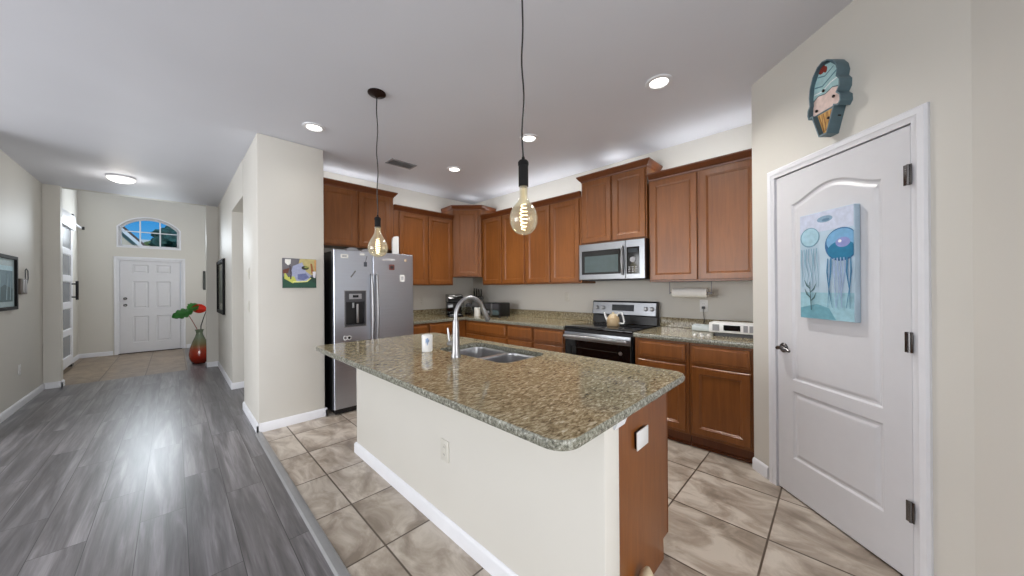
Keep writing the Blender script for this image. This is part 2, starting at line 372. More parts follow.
    def build(s, name, mats, parent=None, loc=None, rz=0.0, smooth=35):
        me = bpy.data.meshes.new(name); s.bm.to_mesh(me); s.bm.free()
        for m in (mats if isinstance(mats, (list, tuple)) else [mats]): me.materials.append(m)
        if s.flat: smooth = 9
        if smooth:
            for p in me.polygons: p.use_smooth = True
            me.set_sharp_from_angle(angle=radians(smooth))
        o = bpy.data.objects.new(name, me); COL.objects.link(o)
        if loc is not None: o.location = loc
        o.rotation_euler = (0, 0, rz)
        if parent: o.parent = parent
        return o

def tag(o, label, cat, group=None, kind=None):
    o['label'] = label; o['category'] = cat
    if group: o['group'] = group
    if kind: o['kind'] = kind
    return o
def thing(name, label, cat, loc=(0, 0, 0), rz=0.0, group=None, kind=None):
    o = bpy.data.objects.new(name, None); COL.objects.link(o); o.location = loc; o.rotation_euler = (0, 0, rz); o.empty_display_size = 0.05
    return tag(o, label, cat, group, kind)
def struct(name, mb, m, label, cat, smooth=35):
    return tag(mb.build(name, m, smooth=smooth), label, cat, kind='structure')

CZ = 2.78            # kitchen and hall ceiling
RX, FY = 3.625, 4.495 # range wall, fridge wall
R_RANGE, R_DIAG, R_PANTRY = -pi / 2, -pi / 4, radians(-135)

# ------------------------------------------------------------------ structure: floors and ceilings
struct('floor_kitchen', MB().box(0.560, 3.72, -4.5, 4.6, -0.1, 0.0), M['tile'], 'mottled beige tile floor of the kitchen with dark grout lines', 'floor')
b = MB(); b.box(-4.6, 0.515, -4.5, 7.72, -0.1, 0.0); b.box(0.155, 1.3, 7.72, 10.8, -0.1, 0); b.box(0.515, 0.56, 3.80, 7.72, -0.1, 0); b.box(0.56, 2.0, 4.6, 6.0, -0.1, 0)
struct('floor_hallway', b, M['plank'], 'grey wood plank floor running down the hallway', 'floor')
struct('floor_foyer', MB().box(-1.45, 0.155, 7.72, 10.8, -0.1, 0.0), M['tile_foyer'], 'brown tile floor in front of the entry door', 'floor')
t_ = MB(); t_.prism([(0.512, 0.0), (0.566, 0.0), (0.560, 0.008), (0.545, 0.012), (0.522, 0.010)], -4.5, 3.80, 'y')
struct('trim_1', t_, plain('grey_transition', (142, 142, 143), 0.32, 0, 0.05), 'grey metal transition strip between plank floor and kitchen tile', 'floor trim')
struct('ceiling', MB().box(-4.6, 3.72, -4.6, 7.72, CZ, CZ + 0.12), M['ceiling'], 'flat grey white ceiling over kitchen and hallway', 'ceiling')
struct('ceiling_foyer', MB().box(-1.45, 1.32, 7.84, 10.8, 3.6, 3.72), M['ceiling'], 'higher ceiling of the foyer', 'ceiling')

# walls
W = M['wall']
struct('wall_right', MB().box(RX, RX + 0.12, 0.43, 4.6, 0, CZ), W, 'cream wall behind the range and microwave', 'wall')
struct('wall_back', MB().box(1.10, RX, FY, 4.71, 0, CZ), W, 'cream wall behind the refrigerator', 'wall')
struct('wall_pillar', MB().box(0.54, 1.10, 3.82, 4.71, 0, CZ, 0.012), W, 'cream wall end between hallway and refrigerator', 'wall')
b = MB(); b.box(0.54, 0.66, 4.71, 5.75, 2.37, CZ); b.box(0.54, 0.66, 5.75, 7.72, 0, CZ); b.box(0.39, 0.66, 7.72, 7.84, 0, CZ); b.box(0.66, 2.0, 5.75, 5.87, 0, CZ); b.box(1.88, 2.0, 4.71, 5.75, 0, CZ)
struct('wall_hall', b, W, 'cream right wall of the hallway with a doorless opening', 'wall')
b = MB(); b.box(-1.36, -1.24, 5.3, 7.65, 0, CZ); b.box(-1.45, -1.095, 7.65, 7.77, 0, CZ); b.box(-4.6, -1.36, 5.3, 5.42, 0, CZ)
struct('wall_left', b, W, 'cream left wall of the hallway', 'wall')
b = MB(); b.box(-1.45, 1.32, 7.72, 7.84, CZ, 3.6)
struct('wall_header', b, W, 'wall above the hallway end, up to the foyer ceiling', 'wall')
b = MB(); b.box(-1.45, -1.32, 7.77, 10.65, 0, 3.6)
struct('wall_foyer_left', b, W, 'cream left wall of the foyer behind the sliding door', 'wall')
b = MB(); b.box(1.2, 1.32, 7.84, 10.65, 0, 3.6); b.box(0.66, 1.32, 7.72, 7.84, 0, CZ)
struct('wall_foyer_right', b, W, 'right wall of the foyer', 'wall')
b = MB(); b.prism([(2.1385, -0.3728), (2.26, -0.46), (1.245, -0.985), (1.19, -0.88)], 0, CZ); b.box(2.18, 2.30, -4.5, -0.44, 0, CZ)
struct('wall_near_right', b, W, 'cream wall beyond the pantry door at right', 'wall')
b = MB(); b.box(2.942, RX, 0.31, 0.43, 0, CZ)
struct('wall_pantry_side', b, W, 'cream pantry side wall at the end of the counter', 'wall')
b = MB(); b.box(-4.6, 2.30, -4.6, -4.5, 0, CZ); b.box(-4.6, -4.5, -4.5, 5.3, 0, CZ)
struct('wall_great_room', b, W, 'cream outer walls of the great room', 'wall')

# foyer front wall with door opening and arched transom opening
FYB = 10.65
wx0, wx1, wz0, wz1, wrise = -0.80, 0.085, 2.262, 2.66, 0.225
def arch(x0, x1, z0, z1, rise, n=18):
    c = (x0 + x1) / 2; hw = (x1 - x0) / 2
    R = (hw * hw + rise * rise) / (2 * rise); cz = z1 + rise - R; a = math.asin(hw / R)
    return [(x0, z0), (x1, z0)] + [(c + R * sin(a - 2 * a * i / n), cz + R * cos(a - 2 * a * i / n)) for i in range(n + 1)]
win = arch(wx0, wx1, wz0, wz1, wrise)
dx0, dx1, dz1 = -0.815, 0.125, 1.985
doorh = [(dx0, 0.0), (dx0, dz1), (dx1, dz1), (dx1, 0.0)]
b = MB(); outer = [(-1.45, 0), (dx0, 0), (dx0, dz1), (dx1, dz1), (dx1, 0), (1.32, 0), (1.32, 3.6), (-1.45, 3.6)]
for y in (FYB, FYB + 0.13): b.tess([outer, win], lambda u, v, y=y: (u, y, v))
for lp in (outer, win): b.strip([(p[0], FYB, p[1]) for p in lp], [(p[0], FYB + 0.13, p[1]) for p in lp])
struct('wall_front', b, W, 'cream front wall around the entry door and arched window', 'wall', 0)

# pantry wall (45 degrees) with door opening; local frame: x to the viewer's right, -y toward the viewer
PB = (2.79, 0.28)
def pantry(x, y, z=0.0):
    c, s_ = cos(R_PANTRY), sin(R_PANTRY); return (PB[0] + c * x - s_ * y, PB[1] + s_ * x + c * y, z)
b = MB(); o = [(-0.215, 0), (-0.012, 0), (-0.012, 2.045), (0.750, 2.045), (0.750, 0), (0.925, 0), (0.925, CZ), (-0.215, CZ)]
for y in (0, 0.12): b.tess([o], lambda u, v, y=y: (u, y, v))
b.strip([(p[0], 0, p[1]) for p in o], [(p[0], 0.12, p[1]) for p in o])
w_ = b.build('wall_pantry', W, loc=(PB[0], PB[1], 0), rz=R_PANTRY, smooth=0)
tag(w_, 'cream angled wall holding the white pantry door', 'wall', kind='structure')

# baseboards
def base_board(name, segs, label, h=0.085, t=0.014):
    b = MB()
    for (x0, y0), (x1, y1), (nx, ny) in segs:
        prof = [(0.0005, 0), (t, 0), (t, h - 0.018), (t * 0.55, h - 0.006), (0.0005, h)]
        tt = bmesh.new(); A = [tt.verts.new((x0 + nx * o, y0 + ny * o, z)) for o, z in prof]; B = [tt.verts.new((x1 + nx * o, y1 + ny * o, z)) for o, z in prof]
        tt.faces.new(A); tt.faces.new(B); n = len(prof)
        for i in range(n): tt.faces.new((A[i], A[(i + 1) % n], B[(i + 1) % n], B[i]))
        b._take(tt)
    struct(name, b, M['trim'], label, 'baseboard')
base_board('baseboard_left', [((-1.24, 5.3), (-1.24, 7.65), (1, 0)), ((-1.24, 7.65), (-1.081, 7.65), (0, -1)), ((-1.095, 7.636), (-1.095, 7.77), (1, 0))], 'white baseboard along the left hallway wall')
base_board('baseboard_pillar', [((0.54, 3.806), (0.54, 4.71), (-1, 0)), ((0.526, 3.82), (1.114, 3.82), (0, -1)), ((1.10, 3.806), (1.10, 3.9), (1, 0))], 'white baseboard around the wall end by the refrigerator')
base_board('baseboard_hall', [((0.54, 5.75), (0.54, 7.72), (-1, 0)), ((0.526, 5.75), (1.88, 5.75), (0, -1)), ((0.376, 7.72), (0.54, 7.72), (0, -1)), ((0.39, 7.706), (0.39, 7.84), (-1, 0))], 'white baseboard along the right hallway wall')
base_board('baseboard_foyer', [((-1.32, 7.77), (-1.32, FYB), (1, 0)), ((-1.32, FYB), (dx0 - 0.07, FYB), (0, -1)), ((dx1 + 0.07, FYB), (1.2, FYB), (0, -1))], 'white baseboard around the foyer')
p0, p1 = pantry(-0.215, 0), pantry(-0.078, 0); p2, p3 = pantry(0.82, 0), pantry(0.925, 0); nn = (-sin(pi / 4), cos(pi / 4))
base_board('baseboard_pantry', [(p0[:2], p1[:2], nn), (p2[:2], p3[:2], nn), ((1.19, -0.88), (2.136, -0.375), (-0.471, 0.882))], 'white baseboard beside the pantry door')

# ------------------------------------------------------------------ doors
def casing(b, x0, x1, z1, w, t, y=0.0):
    """stepped door casing around an opening, on the wall face y, towards -y"""
    prof = [(0, 0.0), (0, -t * 0.6), (w * 0.35, -t * 0.75), (w * 0.45, -t), (w * 0.85, -t), (w, -t * 0.6), (w, 0.0)]
    b.sweep([(o, -d) for o, d in prof], lambda o, d: [(x0 - o, y - d, 0), (x0 - o, y - d, z1 + o), (x1 + o, y - d, z1 + o), (x1 + o, y - d, 0)])

# pantry door
d1 = thing('door_1', 'white two panel arched pantry door in the angled wall', 'door', (PB[0], PB[1], 0), R_PANTRY, kind='structure')
b = MB(); casing(b, -0.004, 0.742, 2.032, 0.058, 0.018)
b.box(-0.012, -0.002, 0.0, 0.12, 0, 2.045); b.box(0.740, 0.750, 0.0, 0.12, 0, 2.045); b.box(-0.012, 0.750, 0.0, 0.12, 2.033, 2.045)
b.build('door_frame', M['trim'], d1)
def ogee(x0, x1, z0, zs, zc, n=14):
    o = [(x0, z0), (x1, z0), (x1, zs)]
    for i in range(1, 2 * n):
        u = i / (2 * n); k = 0.5 - 0.5 * cos(2 * pi * u); k = k ** 0.8
        o.append((x1 + (x0 - x1) * u, zs + (zc - zs) * k))
    return o + [(x0, zs)]
pn = [ogee(0.118, 0.618, 0.735, 1.828, 1.905), rect(0.118, 0.618, 0.245, 0.665)]
MBd = MB().slab(0.003, 0.734, 0.010, 2.028, 0.036, pn, [(0.010, 0.008), (0.020, 0.009), (0.034, 0.003), (0.040, 0.002)], -0.002)
leaf = MBd.build('door_leaf', M['door'], d1)
for z in (1.805, 1.07, 0.327):
    b = MB(); b.box(0.722, 0.752, -0.0225, -0.0185, z - 0.045, z + 0.045, 0.001); b.lathe([(0, 0), (0.006, 0), (0.006, 0.09), (0, 0.09)], (0.740, -0.0225, z - 0.045), 10)
    b.build('hinge', M['pewter'], d1)
b = MB(); b.lathe([(0, 0), (0.031, 0), (0.031, 0.006), (0.024, 0.012), (0.012, 0.014), (0.011, 0.048), (0, 0.048)], (0.056, -0.002, 0.925), 20, '-y')
pts = [(0.056, -0.046, 0.925), (0.075, -0.052, 0.930), (0.095, -0.054, 0.932), (0.125, -0.052, 0.924), (0.150, -0.048, 0.918)]
b.tube(pts, [0.012, 0.013, 0.012, 0.011, 0.008], 10)
b.build('lever_handle', M['pewter'], d1)
# the back of the pantry is closed
b = MB(); b.box(0.0, 0.74, 0.115, 0.125, 0, 2.04); bp = b.build('door_backing', M['wall'], d1)

# front door
d2 = thing('door_2', 'white six panel entry door at the end of the hallway', 'door', (0, FYB, 0), 0, kind='structure')
b = MB(); casing(b, dx0 + 0.004, dx1 - 0.004, dz1 - 0.004, 0.060, 0.018)
b.box(dx0, dx0 + 0.02, 0, 0.12, 0, dz1); b.box(dx1 - 0.02, dx1, 0, 0.12, 0, dz1); b.box(dx0, dx1, 0, 0.12, dz1 - 0.02, dz1); b.build('door_frame', M['trim'], d2)
fx0, fx1, fz1 = dx0 + 0.022, dx1 - 0.022, dz1 - 0.022; fw = fx1 - fx0; pn = []
for xa, xb in ((0.20, 0.455), (0.575, 0.83)):
    for za, zb in ((0.22, 0.78), (0.95, 1.52), (1.70, 1.88)): pn.append(rect(fx0 + fw * xa, fx0 + fw * xb, za, zb))
MB().slab(fx0, fx1, 0.012, fz1, 0.045, pn, [(0.012, 0.010), (0.022, 0.011), (0.040, 0.004)], 0.02).build('door_leaf', M['door'], d2)
for nm, z, r in (('deadbolt', 1.16, 0.028), ('door_knob', 1.02, 0.030)):
    b = MB(); b.lathe([(0, 0), (r, 0), (r, 0.008), (0.012, 0.014), (0.012, 0.03), (r * 0.8, 0.04), (r * 0.8, 0.055), (0, 0.062)], (fx0 + 0.075, 0.02, z), 16, '-y'); b.build(nm, M['pewter'], d2)
MB().box(dx0, dx1, -0.02, 0.12, 0.0005, 0.012).build('threshold', M['bronze'], d2)

# arched transom window
w1 = thing('window_1', 'arched transom window above the entry door', 'window', (0, FYB, 0), 0, kind='structure')
b = MB(); wi = inset(win, 0.035); wo = inset(win, -0.03)
b.tess([wo, win], lambda u, v: (u, -0.012, v)); b.strip([(p[0], -0.012, p[1]) for p in wo], [(p[0], -0.0005, p[1]) for p in wo])
b.strip([(p[0], -0.012, p[1]) for p in win], [(p[0], 0.05, p[1]) for p in win])
for y in (0.05, 0.09): b.tess([win, wi], lambda u, v, y=y: (u, y, v))
b.strip([(p[0], 0.05, p[1]) for p in wi], [(p[0], 0.09, p[1]) for p in wi])
ww = wx1 - wx0
for k in (1 / 3, 2 / 3): b.box(wx0 + ww * k - 0.011, wx0 + ww * k + 0.011, 0.058, 0.082, wz0 + 0.03, wz1 + wrise * 0.86)
b.box(wx0 + 0.03, wx1 - 0.03, 0.060, 0.080, wz0 + 0.315, wz0 + 0.335)
b.build('window_frame', M['trim'], w1)
b = MB(); b.tess([inset(win, 0.03)], lambda u, v: (u, 0.07, v)); b.build('window_pane', M['pane'], w1, smooth=0)

# sliding barn door on the foyer's left wall
d3 = thing('door_3', 'white sliding door with glass lites on a track at the left of the foyer', 'door', (-1.30, 9.62, 0), -pi / 2 + pi, kind='structure')
# local: x runs along +Y world backwards from the near edge, -y toward the foyer (+X)
b = MB(); dw, dh, z0 = 0.95, 2.42, 0.06; lites = []
for k in range(5): lites.append(rect(-dw + 0.12, -0.12, z0 + 0.16 + k * 0.455, z0 + 0.16 + k * 0.455 + 0.36))
b.slab(-dw, 0, z0, z0 + dh, 0.04, lites, [(0.004, 0.010), (0.012, 0.012)], -0.05)
lf = b.build('door_leaf', M['trim'], d3)
for lp in lites:
    b = MB(); i2 = inset(lp, 0.0125); b.prism(i2, -0.0385, -0.034, 'y'); b.build('glass_lite', M['frost'], lf)
b = MB(); b.tube([(-0.10, -0.11, 1.17), (-0.10, -0.11, 1.50)], 0.018, 10); b.tube([(-0.10, -0.052, 1.22), (-0.10, -0.11, 1.22)], 0.012, 8); b.tube([(-0.10, -0.052, 1.45), (-0.10, -0.11, 1.45)], 0.012, 8)
b.build('pull_handle', M['black'], d3)
b = MB(); b.box(-1.75, 0.0, -0.085, -0.02, 2.39, 2.63, 0.004); b.box(0.0, 0.85, -0.055, -0.03, 2.53, 2.56, 0.003); b.build('track', M['trim'], d3)
MB().box(-0.16, -0.06, -0.084, -0.03, 2.631, 2.665, 0.004).build('end_cap', M['black'], d3)
b = MB(); b.lathe([(0, 0), (0.032, 0), (0.032, 0.03), (0, 0.03)], (0.83, -0.056, 2.545), 12, '-y'); b.build('track_stop', M['black'], d3)
MB().box(-0.16, -0.02, -0.06, -0.003, 0.02, 0.058).build('floor_guide', M['black'], d3)

# ------------------------------------------------------------------ cabinets
CROWN = [(0.0, 0.0), (0.006, 0.0), (0.008, 0.014), (0.020, 0.022), (0.032, 0.040), (0.040, 0.050), (0.044, 0.054), (0.044, 0.068), (0.0, 0.068)]
DPROF = [(0.003, 0.0035), (0.010, 0.0055), (0.015, 0.011), (0.021, 0.0115)]
def cab_door(root, x0, x1, z0, z1, name='cabinet_door'):
    return MB().slab(x0, x1, z0, z1, 0.019, [rect(x0 + 0.052, x1 - 0.052, z0 + 0.052, z1 - 0.052)], DPROF, -0.020, 0.004).build(name, M['wood'], root)
def crown(root, w, d, z, L_, R_):
    b = MB()
    def path(o, dz):
        f = -o - 0.0; pts = []
        if L_: pts.append((-o, d, z + dz))
        pts.append((-o if L_ else 0, f, z + dz)); pts.append((w + o if R_ else w, f, z + dz))
        if R_: pts.append((w + o, d, z + dz))
        return pts
    b.sweep(CROWN, path); b.build('crown_molding', M['wood_dark'], root)
def upper(label, loc, rz, w, h, d, doors, L_=False, R_=False, crown_on=True):
    r = thing('wall_cabinet', label, 'cabinet', loc, rz, 'cherry wall cabinets')
    b = MB(); b.box(0.0006, w - 0.0006, 0, d - 0.001, 0, h, 0.0015, 1); b.build('cabinet_body', M['wood'], r)
    for x0, x1 in doors: cab_door(r, x0, x1, 0.016, h - 0.016)
    if crown_on: crown(r, w, d - 0.001, h - 0.006, L_, R_)
    return r
UF = RX - 0.305
upper('cherry wall cabinet with two doors beside the pantry wall over the paper towels', (UF, 1.330, 1.372), R_RANGE, 0.897, 1.005, 0.305, [(0.014, 0.436), (0.458, 0.882)])
upper('short raised cherry wall cabinet over the microwave', (UF, 2.110, 1.812), R_RANGE, 0.760, 0.727, 0.305, [(0.022, 0.374), (0.398, 0.746)], True, True)
upper('cherry wall cabinet left of the microwave, next to it', (UF, 2.985, 1.372), R_RANGE, 0.874, 1.005, 0.305, [(0.018, 0.412), (0.434, 0.846)])
upper('cherry wall cabinet between the raised corner cabinet and the one beside the microwave', (UF, 3.880, 1.372), R_RANGE, 0.894, 1.005, 0.305, [(0.020, 0.430), (0.454, 0.876)])
FF = FY - 0.305
upper('cherry wall cabinet between the refrigerator cabinet and the raised corner cabinet', (2.040, FF, 1.372), 0, 0.950, 1.005, 0.305, [(0.075, 0.500), (0.522, 0.932)])
upper('raised cherry wall cabinet over the refrigerator', (1.115, FF, 1.832), 0, 0.924, 0.700, 0.305, [(0.025, 0.448), (0.474, 0.870)], False, True)
# diagonal corner cabinet
cc = thing('corner_cabinet', 'raised diagonal corner wall cabinet with a single door', 'cabinet', (2.993, 4.187, 1.497), R_DIAG, 'cherry wall cabinets')
lw = 0.431; q = 0.305 / sqrt(2)
foot = [(0.0, 0.0), (lw, 0.0), (lw + q - 0.001, q), (lw + q - 0.001 - 0.2155 - q + 0.2155, q + 0.0)]
s_ = 0.7071
# footprint in local axes: front face, the two 305 mm sides, the two wall legs
pf = [(0.002, 0), (lw - 0.002, 0), (lw + 0.2155, 0.2155), (lw / 2, 0.2155 + 0.2155 + lw / 2 - 0.003), (-0.2155, 0.2155)]
b = MB(); b.prism(pf, 0, 1.03, 'z'); b.build('cabinet_body', M['wood'], cc)
cab_door(cc, 0.045, lw - 0.045, 0.016, 1.03 - 0.016)
b = MB()
def cpath(o, dz):
    k = o * 0.4142
    return [(-0.2150 - o * 0.2, 0.2155 - o * 0.5, 1.024 + dz), (-k, -o, 1.024 + dz), (lw + k, -o, 1.024 + dz), (lw + 0.2150 + o * 0.2, 0.2155 - o * 0.5, 1.024 + dz)]
b.sweep(CROWN, cpath); b.build('crown_molding', M['wood_dark'], cc)

BF, BH = 2.975, 0.865
def basecab(label, loc, rz, w, d, fronts, extra=None):
    r = thing('base_cabinet', label, 'cabinet', loc, rz, 'cherry base cabinets')
    b = MB(); b.box(0.0006, w - 0.0006, 0, d - 0.002, 0.10, BH - 0.001, 0.0015, 1)
    if extra: b.box(*extra, 0.10, BH - 0.001)
    b.build('cabinet_body', M['wood'], r)
    b = MB(); b.box(0.001, w - 0.001, 0.045, 0.06, 0.0005, 0.099); b.box(0.001, w - 0.001, 0.028, 0.0445, 0.0005, 0.018, 0.003); b.build('toe_kick', M['wood_dark'], r)
    for x0, x1, nd in fronts:
        MB().slab(x0, x1, 0.700, 0.845, 0.019, [rect(x0 + 0.016, x1 - 0.016, 0.716, 0.829)], [(0.008, -0.004), (0.012, -0.004)], -0.020, 0.004).build('drawer_front', M['wood'], r)
        step = (x1 - x0 + 0.01) / nd
        for k in range(nd): cab_door(r, x0 + k * step, x0 + k * step + step - 0.01, 0.128, 0.672)
    return r
basecab('cherry base cabinet beside the pantry wall, under the counter radio', (BF, 0.868, 0), R_RANGE, 0.435, 0.625, [(0.022, 0.415, 1)])
basecab('cherry base cabinet just right of the black range', (BF, 1.330, 0), R_RANGE, 0.460, 0.625, [(0.042, 0.434, 1)])
basecab('cherry base cabinet just left of the black range', (BF, 2.562, 0), R_RANGE, 0.446, 0.625, [(0.025, 0.430, 1)])
basecab('narrow cherry base cabinet between the corner and the one left of the range', (BF, 2.998, 0), R_RANGE, 0.434, 0.625, [(0.018, 0.420, 1)])
basecab('wide cherry base cabinet in the corner under the black toaster oven', (BF, 3.868, 0), R_RANGE, 0.868, 0.625, [(0.036, 0.850, 2)])
basecab('cherry base cabinet in the corner under the coffee maker', (2.355, 3.870, 0), 0, 0.618, 0.603, [(0.012, 0.488, 1)], (0.62, 1.24, 0.003, 0.600))
basecab('narrow cherry base cabinet right of the refrigerator', (2.095, 3.870, 0), 0, 0.258, 0.603, [(0.020, 0.245, 1)])

# countertops
def slabtop(name, label, loops, z0, z1, parent_splash=None, e=0.005):
    r = thing(name, label, 'countertop', (0, 0, 0))
    b = MB(); o = loops[0]; oi = inset(o, e); holes = loops[1:]
    b.tess([oi] + holes, lambda u, v: (u, v, z1)); b.tess([oi] + holes, lambda u, v: (u, v, z0))
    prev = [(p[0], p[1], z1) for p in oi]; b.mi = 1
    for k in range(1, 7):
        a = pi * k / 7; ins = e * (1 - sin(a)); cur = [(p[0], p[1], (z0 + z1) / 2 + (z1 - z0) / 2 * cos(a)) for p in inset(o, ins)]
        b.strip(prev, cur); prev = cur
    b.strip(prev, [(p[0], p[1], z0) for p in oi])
    for h in holes: b.strip([(p[0], p[1], z1) for p in h], [(p[0], p[1], z0) for p in h])
    bmesh.ops.remove_doubles(b.bm, verts=b.bm.verts[:], dist=1e-5); bmesh.ops.recalc_face_normals(b.bm, faces=b.bm.faces[:])
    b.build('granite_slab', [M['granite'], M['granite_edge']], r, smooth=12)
    for bx in (parent_splash or []): MB().box(*bx, 0.003, 1).build('backsplash', M['granite'], r)
    return r
CT = 0.905
slabtop('kitchen_counter', 'brown granite counter right of the range with low backsplash', [[(2.945, 0.4325), (RX - 0.002, 0.4325), (RX - 0.002, 1.336), (2.945, 1.336)]], BH, CT, [(RX - 0.022, RX - 0.001, 0.4325, 1.336, CT + 0.0005, 1.005)])
slabtop('kitchen_counter', 'brown granite counter left of the range turning the corner to the refrigerator', [[(2.09, 3.842), (2.945, 3.842), (2.945, 2.112), (RX - 0.002, 2.112), (RX - 0.002, FY - 0.002), (2.09, FY - 0.002)]], BH, CT,
        [(RX - 0.022, RX - 0.001, 2.112, FY - 0.024, CT + 0.0005, 1.005), (2.09, RX - 0.001, FY - 0.022, FY - 0.001, CT + 0.0005, 1.005)])

# ------------------------------------------------------------------ island
IT = 0.895
isl = thing('kitchen_island', 'kitchen island with cream half wall front and cherry end panel', 'kitchen island', (0, 0, 0))
b = MB(); b.box(1.03, 1.14, 0.57, 2.785, 0, 0.858, 0.008); b.build('half_wall', W, isl)
b = MB(); b.box(1.1405, 1.715, 2.05, 2.77, 0.10, 0.858); b.box(1.1405, 1.285, 0.625, 2.05, 0.10, 0.858); b.box(1.69, 1.715, 0.625, 2.05, 0.10, 0.858); b.box(1.285, 1.69, 0.625, 1.31, 0.10, 0.858); b.box(1.285, 1.69, 1.31, 2.05, 0.10, 0.62)
b.build('cabinet_body', M['wood'], isl)
b = MB(); b.prism([(1.1405, 0.0005), (1.660, 0.0005), (1.655, 0.10), (1.712, 0.10), (1.712, 0.858), (1.1405, 0.858)], 0.606, 0.6245, 'y'); b.box(1.712, 1.717, 0.604, 0.626, 0.10, 0.858)
b.build('end_panel', M['wood'], isl)
MB().box(1.645, 1.659, 0.626, 2.77, 0.0005, 0.099).build('toe_kick', M['wood_dark'], isl)
for y0, y1 in ((0.66, 1.05), (1.07, 1.31), (1.33, 1.68), (1.70, 2.05), (2.08, 2.74)):
    b = MB().slab(y0, y1, 0.128, 0.83, 0.019, [rect(y0 + 0.05, y1 - 0.05, 0.18, 0.78)], DPROF, 0, 0.004)
    o_ = b.build('cabinet_door', M['wood'], isl); o_.rotation_euler = (0, 0, pi / 2); o_.location = (1.735, 0, 0)
    o_.rotation_euler = (0, 0, pi / 2)
prof = [(0.0005, 0), (0.014, 0), (0.014, 0.067), (0.008, 0.079), (0.0005, 0.085)]
b = MB(); b.sweep(prof, lambda o, z: [(1.14, 2.785 + o, z), (1.03 - o, 2.785 + o, z), (1.03 - o, 0.57 - o, z), (1.14, 0.57 - o, z)]); b.build('baseboard', M['trim'], isl)
b = MB(); b.sweep([(0.0005, 0.815), (0.008, 0.815), (0.018, 0.842), (0.020, 0.858), (0.0005, 0.858)], lambda o, z: [(1.165, 0.6055, z), (1.165, 0.57 - o, z), (1.09, 0.57 - o, z)]); b.build('end_molding', M['trim'], isl)
sink_hole = rrect(1.295, 1.685, 1.330, 2.025, 0.07, 5)
slabtop('island_countertop', 'large brown granite island top with the sink cut in it', [rrect(0.732, 1.782, 0.522, 2.82, 0.075, 7), sink_hole], IT - 0.032, IT, e=0.006)

# sink
sk = thing('sink', 'double bowl stainless steel sink set under the island top', 'sink', (0, 0, 0))
SZ = IT - 0.0335
def bowl(x0, x1, y0, y1, dep, nm):
    b = MB(); l0 = rrect(x0, x1, y0, y1, 0.06, 5); l1 = rrect(x0 + 0.012, x1 - 0.012, y0 + 0.012, y1 - 0.012, 0.055, 5); l2 = rrect(x0 + 0.04, x1 - 0.04, y0 + 0.04, y1 - 0.04, 0.05, 5)
    b.strip([(*p, SZ) for p in l0], [(*p, SZ - 0.01) for p in inset(l0, 0.003)]); b.strip([(*p, SZ - 0.01) for p in inset(l0, 0.003)], [(*p, SZ - dep + 0.03) for p in l1])
    b.strip([(*p, SZ - dep + 0.03) for p in l1], [(*p, SZ - dep) for p in l2]); b.tess([l2], lambda u, v: (u, v, SZ - dep))
    o = b.build(nm, M['steel_sink'], sk, smooth=50)
    cx, cy = (x0 + x1) / 2, (y0 + y1) / 2
    b = MB(); b.lathe([(0.045, 0.001), (0.040, 0.004), (0.030, 0.0015), (0, 0.0015)], (cx, cy, SZ - dep), 20); b.build('drain', M['chrome'], o)
A_, B_ = (1.300, 1.680, 1.69, 2.02), (1.300, 1.680, 1.335, 1.655)
bowl(*A_, 0.19, 'bowl'); bowl(*B_, 0.19, 'bowl')
b = MB(); b.tess([rrect(1.286, 1.694, 1.32, 2.035, 0.075, 5), rrect(*A_, 0.06, 5), rrect(*B_, 0.06, 5)], lambda u, v: (u, v, SZ)); b.build('rim', M['steel_sink'], sk)

# faucet
fx, fy = 1.224, 1.690
fa = thing('faucet', 'tall brushed nickel gooseneck faucet at the island sink', 'faucet', (fx, fy, IT + 0.0005), 0)
b = MB(); b.lathe([(0, 0), (0.030, 0), (0.030, 0.012), (0.026, 0.02), (0.0235, 0.06), (0.021, 0.16), (0.0185, 0.22), (0.0165, 0.23), (0, 0.23)], (0, 0, 0), 24); b.build('faucet_body', M['chrome'], fa)
pts = [(0, 0, 0.225), (0, 0, 0.245)]; R_ = 0.114
for i in range(15):
    a = pi - i * radians(158) / 14; pts.append((R_ + R_ * cos(a), 0, 0.252 + R_ * sin(a)))
b = MB(); b.tube(pts, 0.0132, 14); b.build('spout', M['chrome'], fa)
e = Vector(pts[-1]); dn = (Vector(pts[-1]) - Vector(pts[-2])).normalized()
b = MB(); b.tube([e, e + dn * 0.02, e + dn * 0.09, e + dn * 0.098], [0.014, 0.016, 0.0185, 0.017], 14); b.build('spray_head', M['chrome'], fa)
b = MB(); b.tube([(0, 0.015, 0.075), (0, 0.05, 0.075), (0, 0.072, 0.075)], [0.020, 0.020, 0.018], 14); b.tube([(0, 0.062, 0.085), (-0.002, 0.070, 0.11), (-0.006, 0.078, 0.175)], [0.008, 0.008, 0.0065], 10); b.build('lever_handle', M['chrome'], fa)

# mug on the island
mg = thing('ceramic_tumbler', 'white handleless tumbler with faint blue print on the island top', 'tumbler', (1.200, 1.985, IT + 0.0005), radians(20))
b = MB(); b.lathe([(0, 0), (0.032, 0), (0.035, 0.004), (0.036, 0.108), (0.034, 0.113), (0.032, 0.110), (0.031, 0.012), (0, 0.010)], seg=28); b.build('cup', M['white'], mg)
b = MB()
for a, z, h_ in ((205, 0.06, 0.03), (218, 0.045, 0.05), (232, 0.065, 0.02)):
    for k in range(3):
        aa = radians(a + k * 4); b.box(0.0362 * cos(aa) - 0.0012, 0.0362 * cos(aa) + 0.0012, 0.0362 * sin(aa) - 0.0012, 0.0362 * sin(aa) + 0.0012, z + k * 0.004, z + h_)
b.build('printed_motif', paint((150, 172, 205)), mg)

